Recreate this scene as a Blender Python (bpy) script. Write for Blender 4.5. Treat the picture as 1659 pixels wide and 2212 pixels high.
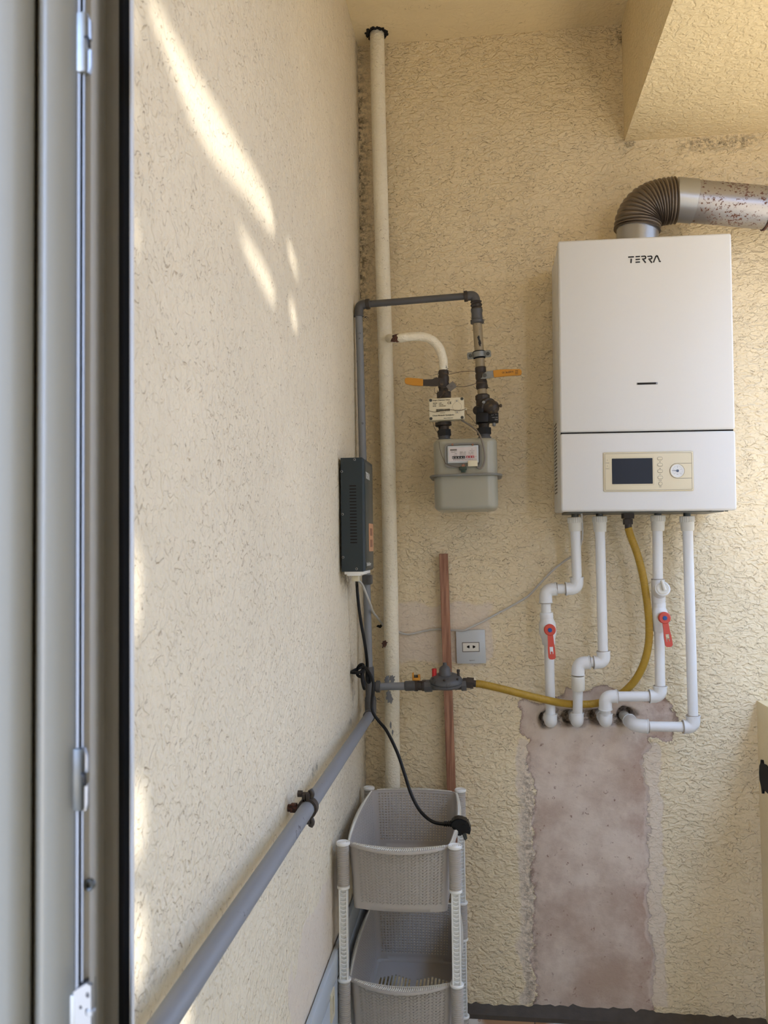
import bpy, bmesh, math, random
from mathutils import Vector as V, Matrix, noise
random.seed(7)
PI = math.pi
S = bpy.context.scene
COL = S.collection
for o in list(bpy.data.objects): bpy.data.objects.remove(o)

# ------------------------------------------------------------ camera
FPX, YAW, PITCH, ROLL = 1802.0, .11895, .039653, .01233
fw = V((-math.sin(YAW)*math.cos(PITCH), math.cos(YAW)*math.cos(PITCH), math.sin(PITCH)))
rt0 = V((math.cos(YAW), math.sin(YAW), 0)); dn0 = fw.cross(rt0)
rt = rt0*math.cos(ROLL) + dn0*math.sin(ROLL)
dn = dn0*math.cos(ROLL) - rt0*math.sin(ROLL)
EYE = V((0, 0, 1.5))
cd = bpy.data.cameras.new('camera'); cam = bpy.data.objects.new('camera', cd); COL.objects.link(cam)
cd.sensor_fit = 'VERTICAL'; cd.sensor_height = 36; cd.lens = FPX/2212*36
cd.clip_start = .02
m3 = Matrix((rt, -dn, -fw)).transposed()
cam.matrix_world = Matrix.Translation(EYE) @ m3.to_4x4()
cd.dof.use_dof = True; cd.dof.focus_distance = 1.9; cd.dof.aperture_fstop = 12
S.camera = cam

# ------------------------------------------------------------ light
w = bpy.data.worlds.new('sky'); S.world = w; w.use_nodes = True
nt = w.node_tree; nt.nodes.clear()
wo = nt.nodes.new('ShaderNodeOutputWorld'); bg = nt.nodes.new('ShaderNodeBackground')
tc = nt.nodes.new('ShaderNodeTexCoord'); sp = nt.nodes.new('ShaderNodeSeparateXYZ')
cr = nt.nodes.new('ShaderNodeValToRGB'); mr = nt.nodes.new('ShaderNodeMapRange')
mr.inputs[1].default_value = -1; mr.inputs[2].default_value = 1
nt.links.new(tc.outputs['Generated'], sp.inputs[0]); nt.links.new(sp.outputs[2], mr.inputs[0])
nt.links.new(mr.outputs[0], cr.inputs[0]); az = nt.nodes.new('ShaderNodeMapRange'); az.interpolation_type = 'SMOOTHSTEP'   # brighter sky towards the open end
az.inputs[1].default_value = .15; az.inputs[2].default_value = -.95; az.inputs[3].default_value = 3.9; az.inputs[4].default_value = 10.5
nt.links.new(sp.outputs[1], az.inputs[0]); nt.links.new(az.outputs[0], bg.inputs[1]); nt.links.new(cr.outputs[0], bg.inputs[0]); nt.links.new(bg.outputs[0], wo.inputs[0])
e = cr.color_ramp.elements
e[0].position = .44; e[0].color = (.60, .51, .38, 1)
e[1].position = .52; e[1].color = (.63, .80, 1.27, 1)
x = e.new(.8); x.color = (.45, .70, 1.22, 1)
SUN_DIR = V((-1, .30, -.27)).normalized()
sl = bpy.data.lights.new('sun', 'SUN'); sun = bpy.data.objects.new('sun', sl); COL.objects.link(sun)
sl.energy = 3.2; sl.angle = math.radians(.9); sl.color = (1, .97, .92)
sun.rotation_euler = SUN_DIR.to_track_quat('-Z', 'Y').to_euler(); sun.location = (6, -1, 4)
S.view_settings.view_transform = 'Standard'; S.view_settings.look = 'None'
S.view_settings.gamma = 1; S.view_settings.use_curve_mapping = False
S.view_settings.exposure = 0.10

# ------------------------------------------------------------ geometry helpers
WALL_Y, LEFT_X, CEIL_Z, PAR_X, PAR_Z, BEAM_X, BEAM_Z = 2.2, -.318, 2.86, .67, 1.10, .381, 2.546
def ray(px, py): return rt*((px-829.5)/FPX) + dn*((py-1106)/FPX) + fw
def P(px, py, off=0):
    v = ray(px, py); return EYE + v*((WALL_Y-off)/v.y)
def LW(px, py, x=LEFT_X):
    v = ray(px, py); return EYE + v*(x/v.x)
MM = 2.2/FPX   # metres per pixel on the back wall

def BM(): return bmesh.new()
class Fr:
    "a frame: origin, right, up, normal towards the viewer"
    def __init__(s, O, R, U):
        s.O = V(O); s.R = V(R).normalized(); U = V(U); s.N = s.R.cross(U).normalized(); s.U = s.N.cross(s.R).normalized()
    def p(s, u, v, w=0): return s.O + s.R*u + s.U*v + s.N*w
    def uv(s, px, py, w=0):
        r = ray(px, py); o = s.O + s.N*w; t = (o-EYE).dot(s.N)/r.dot(s.N); q = EYE + r*t - s.O
        return q.dot(s.R), q.dot(s.U)
    def mat(s): return Matrix((s.R, s.U, s.N)).transposed().to_4x4()
WF = Fr((0, 0, 0), (1, 0, 0), (0, 0, 1))           # u=x, v=z, w=-y
def add(bm, tmp):
    me = bpy.data.meshes.new('t'); tmp.to_mesh(me); tmp.free(); bm.from_mesh(me); bpy.data.meshes.remove(me)
def fbox(bm, fr, u0, u1, v0, v1, w0, w1, bev=0, seg=2, sel=None):
    t = BM(); bmesh.ops.create_cube(t, size=1)
    for vv in t.verts: vv.co = V(((vv.co.x+.5)*(u1-u0)+u0, (vv.co.y+.5)*(v1-v0)+v0, (vv.co.z+.5)*(w1-w0)+w0))
    if bev:
        es = t.edges[:] if sel is None else [e for e in t.edges if sel((e.verts[1].co-e.verts[0].co).normalized(), (e.verts[0].co+e.verts[1].co)/2)]
        bmesh.ops.bevel(t, geom=es, offset=bev, segments=seg, affect='EDGES', profile=.5)
    for vv in t.verts: vv.co = fr.p(*vv.co)
    bmesh.ops.recalc_face_normals(t, faces=t.faces[:])
    add(bm, t); return bm
def box(bm, a, b, bev=0, seg=2):
    return fbox(bm, WF, min(a[0], b[0]), max(a[0], b[0]), min(a[2], b[2]), max(a[2], b[2]), -max(a[1], b[1]), -min(a[1], b[1]), bev, seg)
def tube(bm, pts, r, seg=14, cap=True, closed=False):
    pts = [V(p) for p in pts]; n = len(pts)
    rs = r if isinstance(r, (list, tuple)) else [r]*n
    t = (pts[1]-pts[0]).normalized(); a = t.orthogonal().normalized(); rings = []
    for i in range(n):
        if closed: tt = (pts[(i+1) % n]-pts[i-1]).normalized()
        elif i == 0: tt = (pts[1]-pts[0]).normalized()
        elif i == n-1: tt = (pts[-1]-pts[-2]).normalized()
        else:
            d = (pts[i+1]-pts[i-1]); tt = d.normalized() if d.length > 1e-9 else t
        a = t.rotation_difference(tt) @ a; a = (a - tt*a.dot(tt)).normalized(); t = tt; b = t.cross(a)
        rings.append([bm.verts.new(pts[i] + (a*math.cos(2*PI*k/seg) + b*math.sin(2*PI*k/seg))*rs[i]) for k in range(seg)])
    for i in range(n if closed else n-1):
        A, B = rings[i], rings[(i+1) % n]
        for k in range(seg): bm.faces.new((A[k], A[(k+1) % seg], B[(k+1) % seg], B[k]))
    if cap and not closed: bm.faces.new(rings[0][::-1]); bm.faces.new(rings[-1])
    return bm
def lathe(bm, o, ax, prof, seg=24):
    "prof: list of (distance along axis, radius)"
    o = V(o); ax = V(ax).normalized(); a = ax.orthogonal().normalized(); b = ax.cross(a); rings = []
    for d, r in prof: rings.append([bm.verts.new(o + ax*d + (a*math.cos(2*PI*k/seg) + b*math.sin(2*PI*k/seg))*max(r, 1e-5)) for k in range(seg)])
    for A, B in zip(rings, rings[1:]):
        for k in range(seg): bm.faces.new((A[k], A[(k+1) % seg], B[(k+1) % seg], B[k]))
    bm.faces.new(rings[0][::-1]); bm.faces.new(rings[-1]); return bm
def cyl(bm, a, b, r, seg=16, bev=0):
    a, b = V(a), V(b); h = (b-a).length
    pr = [(0, r-bev), (bev, r), (h-bev, r), (h, r-bev)] if bev else [(0, r), (h, r)]
    return lathe(bm, a, b-a, pr, seg)
def hexnut(bm, a, b, r): return cyl(bm, a, b, r, 6)
def smooth(pts, n=8):
    pts = [V(p) for p in pts]; P2 = [pts[0]*2-pts[1]] + pts + [pts[-1]*2-pts[-2]]; out = []
    for i in range(1, len(P2)-2):
        a, b, c, d = P2[i-1:i+3]
        for k in range(n):
            t = k/n
            out.append(.5*((2*b)+(c-a)*t+(2*a-5*b+4*c-d)*t*t+(3*b-a-3*c+d)*t**3))
    out.append(pts[-1]); return out
def prism(bm, fr, poly, w0, w1):
    "extruded polygon in the frame's plane"
    A = [bm.verts.new(fr.p(u, v, w0)) for u, v in poly]; B = [bm.verts.new(fr.p(u, v, w1)) for u, v in poly]; n = len(poly)
    fs = [bm.faces.new(A[::-1]), bm.faces.new(B)]
    for i in range(n): fs.append(bm.faces.new((A[i], A[(i+1) % n], B[(i+1) % n], B[i])))
    bmesh.ops.recalc_face_normals(bm, faces=fs); return bm
def disc(bm, fr, u, v, r, w0, w1, seg=24, bev=0): return cyl(bm, fr.p(u, v, w0), fr.p(u, v, w1), r, seg, bev)
def fill2d(fr, outer, holes, thick, w=0):
    "a plate with holes (2D curve fill turned to mesh)"
    cu = bpy.data.curves.new('c', 'CURVE'); cu.dimensions = '2D'; cu.fill_mode = 'BOTH'; cu.extrude = thick/2
    for poly in [outer]+holes:
        s = cu.splines.new('POLY'); s.points.add(len(poly)-1); s.use_cyclic_u = True
        for i, (a, b) in enumerate(poly): s.points[i].co = (a, b, 0, 1)
    ob = bpy.data.objects.new('c', cu); COL.objects.link(ob)
    me = bpy.data.meshes.new_from_object(ob.evaluated_get(bpy.context.evaluated_depsgraph_get()))
    bpy.data.objects.remove(ob); bpy.data.curves.remove(cu)
    b = BM(); b.from_mesh(me); bpy.data.meshes.remove(me)
    for vv in b.verts: vv.co = fr.p(vv.co.x, vv.co.y, vv.co.z + w)
    return b
def text(bm, fr, s, u, v, h, w, width=None, center=True, bold=0):
    cu = bpy.data.curves.new('t', 'FONT'); cu.body = s; cu.size = 1; cu.extrude = .02; cu.offset = bold; cu.resolution_u = 3
    if center: cu.align_x = 'CENTER'
    ob = bpy.data.objects.new('t', cu); COL.objects.link(ob)
    me = bpy.data.meshes.new_from_object(ob.evaluated_get(bpy.context.evaluated_depsgraph_get()))
    bpy.data.objects.remove(ob); bpy.data.curves.remove(cu)
    b = BM(); b.from_mesh(me); bpy.data.meshes.remove(me)
    if not b.verts: b.free(); return bm
    xs = [q.co.x for q in b.verts]; sx = h/.7
    if width: sx = width/(max(xs)-min(xs))
    for q in b.verts: q.co = fr.p(u + q.co.x*sx, v + q.co.y*h/.7, w + q.co.z*.01)
    add(bm, b); return bm

WL = {}
def obj(name, bm, mat, parent=None, smooth_deg=40, mods=None):
    me = bpy.data.meshes.new(name); bm.to_mesh(me); bm.free()
    co = [v.co for v in me.vertices]
    lo = V((min(c.x for c in co), min(c.y for c in co), min(c.z for c in co))); hi = V((max(c.x for c in co), max(c.y for c in co), max(c.z for c in co)))
    c = V(((lo.x+hi.x)/2, (lo.y+hi.y)/2, lo.z))
    me.transform(Matrix.Translation(-c))
    for p in me.polygons: p.use_smooth = True
    me.set_sharp_from_angle(angle=math.radians(smooth_deg))
    for m in (mat if isinstance(mat, (list, tuple)) else [mat]): me.materials.append(m)
    o = bpy.data.objects.new(name, me); COL.objects.link(o); WL[o] = c
    if parent: o.parent = parent; o.location = c - WL[parent]
    else: o.location = c
    return o
def thing(name, loc, label, cat, group=None):
    o = bpy.data.objects.new(name, None); COL.objects.link(o); o.location = loc; o.empty_display_size = .05
    WL[o] = V(loc); return tag(o, label, cat, group)
def tag(o, label, cat=None, group=None):
    o['label'] = label
    if cat: o['category'] = cat
    if group: o['group'] = group
    return o
def lab(o, s): o['label'] = s; return o
def struct(name, bm, mat, deg=40):
    o = obj(name, bm, mat, None, deg); o['kind'] = 'structure'; return o

# ------------------------------------------------------------ materials
def mat(name, col, rough=.5, metal=0, spec=.5, bump=0, bscale=200, var=0, vscale=8, coat=0, trans=0):
    m = bpy.data.materials.new(name); m.use_nodes = True; n = m.node_tree; b = n.nodes['Principled BSDF']
    b.inputs['Base Color'].default_value = (*col, 1); b.inputs['Roughness'].default_value = rough; b.inputs['Metallic'].default_value = metal
    b.inputs['Specular IOR Level'].default_value = spec; b.inputs['Coat Weight'].default_value = coat
    tc = n.nodes.new('ShaderNodeTexCoord')
    if var:
        ns = n.nodes.new('ShaderNodeTexNoise'); ns.inputs['Scale'].default_value = vscale; ns.inputs['Detail'].default_value = 5
        n.links.new(tc.outputs['Object'], ns.inputs['Vector'])
        mx = n.nodes.new('ShaderNodeMix'); mx.data_type = 'RGBA'; mx.inputs[6].default_value = (*[c*(1-var) for c in col], 1); mx.inputs[7].default_value = (*[min(1, c*(1+var)) for c in col], 1)
        n.links.new(ns.outputs['Fac'], mx.inputs[0]); n.links.new(mx.outputs[2], b.inputs['Base Color'])
    if bump:
        ns = n.nodes.new('ShaderNodeTexNoise'); ns.inputs['Scale'].default_value = bscale; ns.inputs['Detail'].default_value = 3
        n.links.new(tc.outputs['Object'], ns.inputs['Vector']); bp = n.nodes.new('ShaderNodeBump'); bp.inputs['Strength'].default_value = bump; bp.inputs['Distance'].default_value = .001
        n.links.new(ns.outputs['Fac'], bp.inputs['Height']); n.links.new(bp.outputs[0], b.inputs['Normal'])
    return m
class NT:
    def __init__(s, m): s.n = m.node_tree; s.b = s.n.nodes['Principled BSDF']
    def new(s, t, **k):
        x = s.n.nodes.new('ShaderNode'+t)
        for a, v in k.items(): setattr(x, a, v)
        return x
    def put(s, inp, v):
        if hasattr(v, 'is_output') or isinstance(v, bpy.types.NodeSocket): s.n.links.new(v, inp)
        else: inp.default_value = v
    def noise(s, vec, scale, det=2, rough=.5, dist=0):
        x = s.new('TexNoise'); s.put(x.inputs['Vector'], vec); x.inputs['Scale'].default_value = scale; x.inputs['Detail'].default_value = det
        x.inputs['Roughness'].default_value = rough; x.inputs['Distortion'].default_value = dist; return x.outputs['Fac']
    def math(s, op, a, b=0, c=0):
        x = s.new('Math', operation=op); s.put(x.inputs[0], a); s.put(x.inputs[1], b); s.put(x.inputs[2], c); return x.outputs[0]
    def step(s, a, lo, hi, t0=0, t1=1):
        x = s.new('MapRange', interpolation_type='SMOOTHSTEP'); s.put(x.inputs[0], a); x.inputs[1].default_value = lo; x.inputs[2].default_value = hi
        x.inputs[3].default_value = t0; x.inputs[4].default_value = t1; return x.outputs[0]
    def mix(s, f, a, b):
        x = s.new('Mix', data_type='RGBA'); s.put(x.inputs[0], f)
        s.put(x.inputs[6], (*a, 1) if isinstance(a, tuple) else a); s.put(x.inputs[7], (*b, 1) if isinstance(b, tuple) else b); return x.outputs[2]
    def attr(s, name):
        x = s.new('Attribute', attribute_name=name); return x.outputs['Fac']

PAINT = (.84, .69, .425)
def stucco(name, paint=PAINT, lines=.55, relief=1.0, scale=46, attrs=False, line_cut=.48, stretch=1.55):
    m = bpy.data.materials.new(name); m.use_nodes = True; N = NT(m); b = N.b
    b.inputs['Roughness'].default_value = .62; b.inputs['Specular IOR Level'].default_value = .25
    g = N.new('NewGeometry'); pos = g.outputs['Position']
    mp = N.new('Mapping'); N.put(mp.inputs[0], pos); mp.inputs['Scale'].default_value = (1, 1, stretch); psx = mp.outputs[0]
    n1 = N.noise(psx, scale, 1.5, .45, .9)                 # squiggles: the zero lines of a distorted noise
    n1b = N.noise(psx, scale*1.8, 1, .4, .8)
    def shifted(v):
        m2 = N.new('Mapping'); N.put(m2.inputs[0], v); m2.inputs['Location'].default_value = (0, 0, .0035*stretch); return m2.outputs[0]
    ps2 = shifted(psx)
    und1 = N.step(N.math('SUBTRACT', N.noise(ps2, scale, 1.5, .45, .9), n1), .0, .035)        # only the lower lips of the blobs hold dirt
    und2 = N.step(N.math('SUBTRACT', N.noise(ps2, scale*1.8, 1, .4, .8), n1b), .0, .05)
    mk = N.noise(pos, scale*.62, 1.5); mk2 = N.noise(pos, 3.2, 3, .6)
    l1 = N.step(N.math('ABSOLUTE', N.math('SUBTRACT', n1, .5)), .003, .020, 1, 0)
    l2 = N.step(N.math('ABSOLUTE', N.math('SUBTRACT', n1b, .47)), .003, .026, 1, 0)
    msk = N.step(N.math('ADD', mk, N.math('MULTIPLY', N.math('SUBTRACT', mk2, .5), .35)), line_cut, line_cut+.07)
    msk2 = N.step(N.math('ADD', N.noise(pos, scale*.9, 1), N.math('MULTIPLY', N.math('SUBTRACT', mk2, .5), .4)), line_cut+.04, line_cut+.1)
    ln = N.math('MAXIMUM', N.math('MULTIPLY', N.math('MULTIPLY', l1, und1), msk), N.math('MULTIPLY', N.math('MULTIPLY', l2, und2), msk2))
    big = N.noise(pos, 2.1, 4, .6); fine = N.noise(pos, 420, 2)
    c = N.mix(N.step(big, .3, .72), tuple(a*.93 for a in paint), tuple(min(1, a*1.04) for a in paint))
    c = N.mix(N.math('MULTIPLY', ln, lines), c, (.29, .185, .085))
    hgt = N.math('ADD', N.math('MULTIPLY', N.step(n1, .38, .62), .9), N.math('MULTIPLY', N.step(n1b, .4, .6), .5))
    hgt = N.math('ADD', hgt, N.math('MULTIPLY', fine, .12)); hgt = N.math('SUBTRACT', hgt, N.math('MULTIPLY', ln, .5))
    if attrs:
        rg = N.math('ADD', N.attr('patch'), N.math('MULTIPLY', N.math('SUBTRACT', N.noise(pos, 38, 6, .78), .5), 1.7))
        pt = N.step(rg, .47, .53)
        pn = N.noise(pos, 6, 6, .65); ps = N.noise(pos, 55, 4, .7)
        pc = N.mix(N.step(pn, .32, .66), (.50, .37, .285), (.76, .64, .53))
        pc = N.mix(N.step(ps, .62, .72), pc, (.30, .18, .13))
        rz = N.new('SeparateXYZ'); N.put(rz.inputs[0], pos)      # rusty damp band inside the right edge of the bare plaster
        band = N.math('MULTIPLY', N.step(rz.outputs[0], .30, .40), N.step(N.noise(pos, 11, 5, .7), .38, .62))
        pc = N.mix(N.math('MULTIPLY', band, .55), pc, (.40, .24, .17))
        edge = N.math('MULTIPLY', N.step(rg, .40, .5), N.step(rg, .8, .55))
        pc = N.mix(N.math('MULTIPLY', edge, .6), pc, (.33, .21, .17))
        c = N.mix(pt, c, pc)
        lt = N.step(N.math('ADD', N.attr('skim'), N.math('MULTIPLY', N.math('SUBTRACT', N.noise(pos, 14, 6, .7), .5), 1.3)), .38, .72)
        c = N.mix(N.math('MULTIPLY', lt, .6), c, (.76, .65, .56))
        gr = N.math('MULTIPLY', N.attr('grime_shade'), N.step(N.noise(pos, 70, 5, .75), .40, .62))
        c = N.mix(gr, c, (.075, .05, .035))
        hgt = N.math('MULTIPLY', hgt, N.math('SUBTRACT', 1, N.math('MAXIMUM', N.math('MULTIPLY', pt, .93), N.math('MULTIPLY', lt, .6))))
        hgt = N.math('ADD', hgt, N.math('MULTIPLY', N.step(rg, .49, .51), -2.2))
        hgt = N.math('ADD', hgt, N.math('MULTIPLY', ps, .25))
    N.put(b.inputs['Base Color'], c)
    bp = N.new('Bump'); bp.inputs['Strength'].default_value = .85*relief; bp.inputs['Distance'].default_value = .0022
    N.put(bp.inputs['Height'], hgt); N.put(b.inputs['Normal'], bp.outputs[0])
    return m
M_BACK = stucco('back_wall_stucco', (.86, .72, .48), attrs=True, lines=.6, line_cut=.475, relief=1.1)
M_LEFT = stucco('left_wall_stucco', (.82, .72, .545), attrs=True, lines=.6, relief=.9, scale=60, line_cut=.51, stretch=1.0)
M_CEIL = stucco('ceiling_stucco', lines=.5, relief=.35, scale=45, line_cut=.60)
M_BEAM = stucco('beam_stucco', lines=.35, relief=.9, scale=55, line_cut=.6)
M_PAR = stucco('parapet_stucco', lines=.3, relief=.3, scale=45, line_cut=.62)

def painted_pipe():
    m = stucco('old_cream_paint', (.93, .86, .69), lines=.6, relief=.5, scale=75, line_cut=.56)
    return m
M_RISER = painted_pipe()
def spotted(name, base, spot, scale, lo, hi, rough=.4, metal=0, zdir=None):
    m = bpy.data.materials.new(name); m.use_nodes = True; N = NT(m); tc = N.new('TexCoord').outputs['Object']
    n = N.noise(tc, scale, 4, .65); big = N.noise(tc, scale*.12, 3)
    f = N.step(N.math('ADD', n, N.math('MULTIPLY', N.math('SUBTRACT', big, .5), .35)), lo, hi)
    N.put(N.b.inputs['Base Color'], N.mix(f, base, spot))
    N.put(N.b.inputs['Metallic'], N.math('MULTIPLY', N.math('SUBTRACT', 1, f), metal)); N.put(N.b.inputs['Roughness'], N.step(f, 0, 1, rough, .8)); return m
M_GREY = spotted('grey_oil_paint', (.09, .09, .094), (.06, .055, .055), 60, .62, .72, .42)
M_GREYL = spotted('grey_pipe_paint_dusty', (.23, .24, .26), (.12, .11, .12), 45, .68, .74, .45)
M_BEIGE = spotted('beige_pipe', (.34, .27, .165), (.04, .03, .02), 50, .64, .68, .45)
M_FIT = spotted('brown_fitting', (.04, .03, .025), (.12, .085, .05), 70, .55, .7, .5)
M_RUST = spotted('rust', (.10, .035, .02), (.03, .015, .01), 200, .45, .6, .8)
M_FLUE = spotted('rust_specked_steel', (.37, .36, .37), (.12, .05, .03), 150, .555, .62, .33, .92)
M_FLUEC = mat('clean_zinc', (.42, .43, .45), .33, .92, bump=.2, bscale=90)
M_CORR = mat('dull_corrugated_aluminium', (.21, .175, .145), .36, .85, var=.15, vscale=30)
M_ZINC = mat('galvanised', (.27, .28, .27), .5, .75, var=.2, vscale=90)
M_STEEL = mat('steel', (.30, .31, .32), .48, .75)
M_DARKZ = mat('dark_zinc', (.09, .095, .09), .4, .6, var=.25, vscale=60)
M_YEL = mat('orange_yellow_vinyl', (.62, .27, .025), .35, var=.08)
M_HOSE = mat('yellow_hose_plastic', (.42, .25, .02), .42, var=.2, vscale=25)
M_BLACK = mat('black_plastic', (.006, .006, .007), .42, spec=.3)
M_RUBBER = mat('black_rubber', (.004, .004, .005), .7, spec=.2)
M_PVC = mat('white_pvc', (.44, .42, .38), .3, var=.03)
M_PVCD = mat('grey_pvc', (.245, .235, .195), .35, var=.06, vscale=4)
M_PPR = mat('white_polypropylene', (.80, .80, .785), .35, spec=.4, var=.03)
M_PPRO = mat('off_white_polypropylene', (.76, .73, .64), .38, var=.03)
M_GRIME = mat('pipe_joint_grime', (.42, .37, .31), .7)
M_RED = mat('red_plastic', (.62, .075, .045), .38)
M_BLUE = mat('blue_plastic', (.01, .08, .30), .4)
M_REDCAP = mat('bright_red_cap', (.60, .02, .02), .4)
M_BOIL = mat('white_enamel', (.745, .735, .705), .5, spec=.35)
M_BOILS = mat('white_enamel_side', (.745, .735, .715), .4)
M_CREAM = mat('yellowed_plastic', (.74, .66, .47), .42)
M_SCREEN = mat('dark_lcd', (.012, .015, .021), .35, spec=.25)
M_INK = mat('black_ink', (.012, .012, .014), .6)
M_INKG = mat('grey_ink', (.16, .14, .12), .6)
M_WINK = mat('white_ink', (.62, .62, .60), .5)
M_DIAL = mat('dial_white', (.80, .81, .80), .4)
M_NEEDLE = mat('needle_blue', (.06, .09, .15), .5)
M_METER = mat('meter_grey_green', (.37, .355, .28), .28, var=.05, vscale=10, coat=.15)
M_METERF = mat('meter_frame_grey', (.22, .215, .195), .4)
M_PLATE = mat('label_pinkish_white', (.66, .60, .58), .5)
M_GREEN = mat('dark_green_seal', (.03, .05, .035), .5)
M_NAVY = mat('dark_blue_grey_metal', (.020, .033, .042), .38, bump=.15, bscale=500)
M_NAVYF = mat('grey_front_panel', (.075, .08, .072), .45)
M_ORANGE = mat('peach_sticker', (.62, .32, .18), .5)
M_ORANGED = mat('brown_window', (.30, .13, .08), .5)
M_WCAB = mat('cable_white', (.58, .56, .52), .5)
M_GCAB = mat('cable_grey', (.21, .18, .15), .5)
M_SILV = mat('silver_grey_plate', (.56, .585, .59), .38, .1, bump=.1, bscale=600)
M_BASK = mat('grey_beige_plastic', (.485, .445, .405), .38, var=.03)
M_BASKD = mat('grey_beige_plastic_inner', (.485, .445, .405), .38)
M_WPOST = mat('white_plastic_post', (.84, .84, .81), .32)
M_PANEL = mat('pale_blue_grey_enamel', (.50, .55, .60), .3)
M_CEMENT = mat('dark_cement', (.085, .07, .055), .85, var=.3, vscale=40, bump=.6, bscale=120)
M_HOLE = mat('hole_black', (.01, .008, .007), .9)  # flat black for holes, slots and gaps
M_WIRE = mat('seal_wire', (.13, .09, .06), .5, .4)
M_RAIL = mat('brushed_rail', (.27, .28, .29), .6, .3)
M_COPPER = mat('copper', (.34, .17, .11), .45, .6)
M_TAG = mat('lead_seal', (.17, .15, .13), .6)
def wood():
    m = bpy.data.materials.new('red_brown_wood'); m.use_nodes = True; N = NT(m); tc = N.new('TexCoord').outputs['Object']
    mp = N.new('Mapping'); N.put(mp.inputs[0], tc); mp.inputs['Scale'].default_value = (90, 90, 5)
    a = N.noise(mp.outputs[0], 1, 4, .6); b = N.noise(tc, 9, 3)
    c = N.mix(N.step(a, .35, .68), (.22, .09, .05), (.47, .24, .145)); c = N.mix(N.math('MULTIPLY', N.step(b, .6, .75), .7), c, (.10, .035, .02))
    N.put(N.b.inputs['Base Color'], c); N.b.inputs['Roughness'].default_value = .6; return m
M_WOOD = wood()
def tile():
    m = bpy.data.materials.new('veined_cream_tile'); m.use_nodes = True; N = NT(m); g = N.new('NewGeometry').outputs['Position']
    n = N.noise(g, 5, 5, .55, 1.2); v = N.step(N.math('ABSOLUTE', N.math('SUBTRACT', n, .52)), .002, .02, 1, 0); n2 = N.noise(g, 3.1, 2, .5, .5)
    c = N.mix(N.math('MULTIPLY', v, .8), (.70, .66, .60), (.30, .15, .06)); c = N.mix(N.step(n2, .60, .63), c, (.36, .19, .09))
    N.put(N.b.inputs['Base Color'], c); N.b.inputs['Roughness'].default_value = .2; return m
M_TILE = tile()
M_FLOOR = mat('floor_tile', (.66, .56, .44), .4, var=.15, vscale=5)
M_ALU = mat('white_window_aluminium', (.72, .73, .74), .35)
M_MASK = mat('pale_streak_mask', (.55, .52, .46), .8)

# ------------------------------------------------------------ the setting
HOLES = [P(*a) for a in ((1182, 1555), (1232, 1552), (1292, 1550), (1352, 1545))]
def sm(x, a, b):
    t = max(0, min(1, (x-a)/(b-a))); return t*t*(3-2*t)
def rectmask(x, z, x0, x1, z0, z1, s): return sm(x, x0-s, x0+s)*(1-sm(x, x1-s, x1+s))*sm(z, z0-s, z0+s)*(1-sm(z, z1-s, z1+s))
def gridwall(name, ulist, vlist, f, material, to3, flip=False):
    bm = BM(); A = {k: bm.verts.layers.float.new(k) for k in ('patch', 'skim', 'grime_shade')}
    R = []
    for u in ulist:
        row = []
        for v in vlist:
            d, pa, sk, gr = f(u, v); q = bm.verts.new(to3(u, v, d)); q[A['patch']] = pa; q[A['skim']] = sk; q[A['grime_shade']] = gr; row.append(q)
        R.append(row)
    for i in range(len(ulist)-1):
        for j in range(len(vlist)-1):
            f4 = (R[i][j], R[i+1][j], R[i+1][j+1], R[i][j+1]); bm.faces.new(f4[::-1] if flip else f4)
    return struct(name, bm, material, 180)
def frange(a, b, s):
    n = int(round((b-a)/s)); return [a+(b-a)*i/n for i in range(n+1)]
def back_f(x, z):
    n = noise.noise(V((x*14, z*14, 3))); n2 = noise.noise(V((x*60, z*60, 9)))
    xe = x + n*.018 + n2*.006; ze = z + noise.noise(V((x*18, z*18, 7)))*.018
    pa = rectmask(xe, ze, .108, .40, .30, 1.03, .02)
    pa = max(pa, rectmask(xe, ze, .085, .47, .995, 1.10, .02), rectmask(xe, ze, .20, .36, 1.08, 1.125, .012))
    sk = max(rectmask(xe, ze, -.24, .02, 1.19, 1.35, .02)*.9, rectmask(xe, ze, .07, .11, .33, 1.0, .02)*.9, rectmask(xe, ze, .39, .435, .33, .98, .015)*1.0)
    g = math.exp(-(x-LEFT_X)/.022)*(.45+.55*sm(z, 1.75, 2.35)) * (.5+.5*sm(z, .9, 1.3))  # corner mould, plus painted shade on the strip towards the riser
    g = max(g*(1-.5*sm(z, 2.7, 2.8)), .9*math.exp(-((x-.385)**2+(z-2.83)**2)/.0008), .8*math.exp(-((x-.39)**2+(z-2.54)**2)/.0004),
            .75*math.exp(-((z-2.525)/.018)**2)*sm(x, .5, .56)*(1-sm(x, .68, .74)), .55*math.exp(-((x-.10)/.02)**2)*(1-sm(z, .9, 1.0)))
    d = 0
    if .10 < x < .5 and .98 < z < 1.12:
        gr = rectmask(x+n2*.01, z+n*.02+n2*.008, .145, .375, 1.035, 1.068, .006)
        d = .018*gr; g = max(g, gr*.75)
        for h in HOLES:
            r = math.hypot(x-h.x+n2*.004, z-h.z+n2*.004); k = 1-sm(r, .016, .024); d = max(d, .05*k); g = max(g, k)
    d += .0035*sm(pa, .3, .7) + .0012*n2*(1-pa)
    return d, pa, sk, min(1, g)
xs = sorted(set(frange(LEFT_X-.02, .80, .0045))); zs = frange(.27, CEIL_Z+.01, .0055)
zs = [z for z in zs if not .98 < z < 1.12] + frange(.98, 1.12, .003); zs = sorted(set(zs))
gridwall('wall_back', xs, zs, back_f, M_BACK, lambda u, v, d: (u, WALL_Y+d, v))
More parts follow.
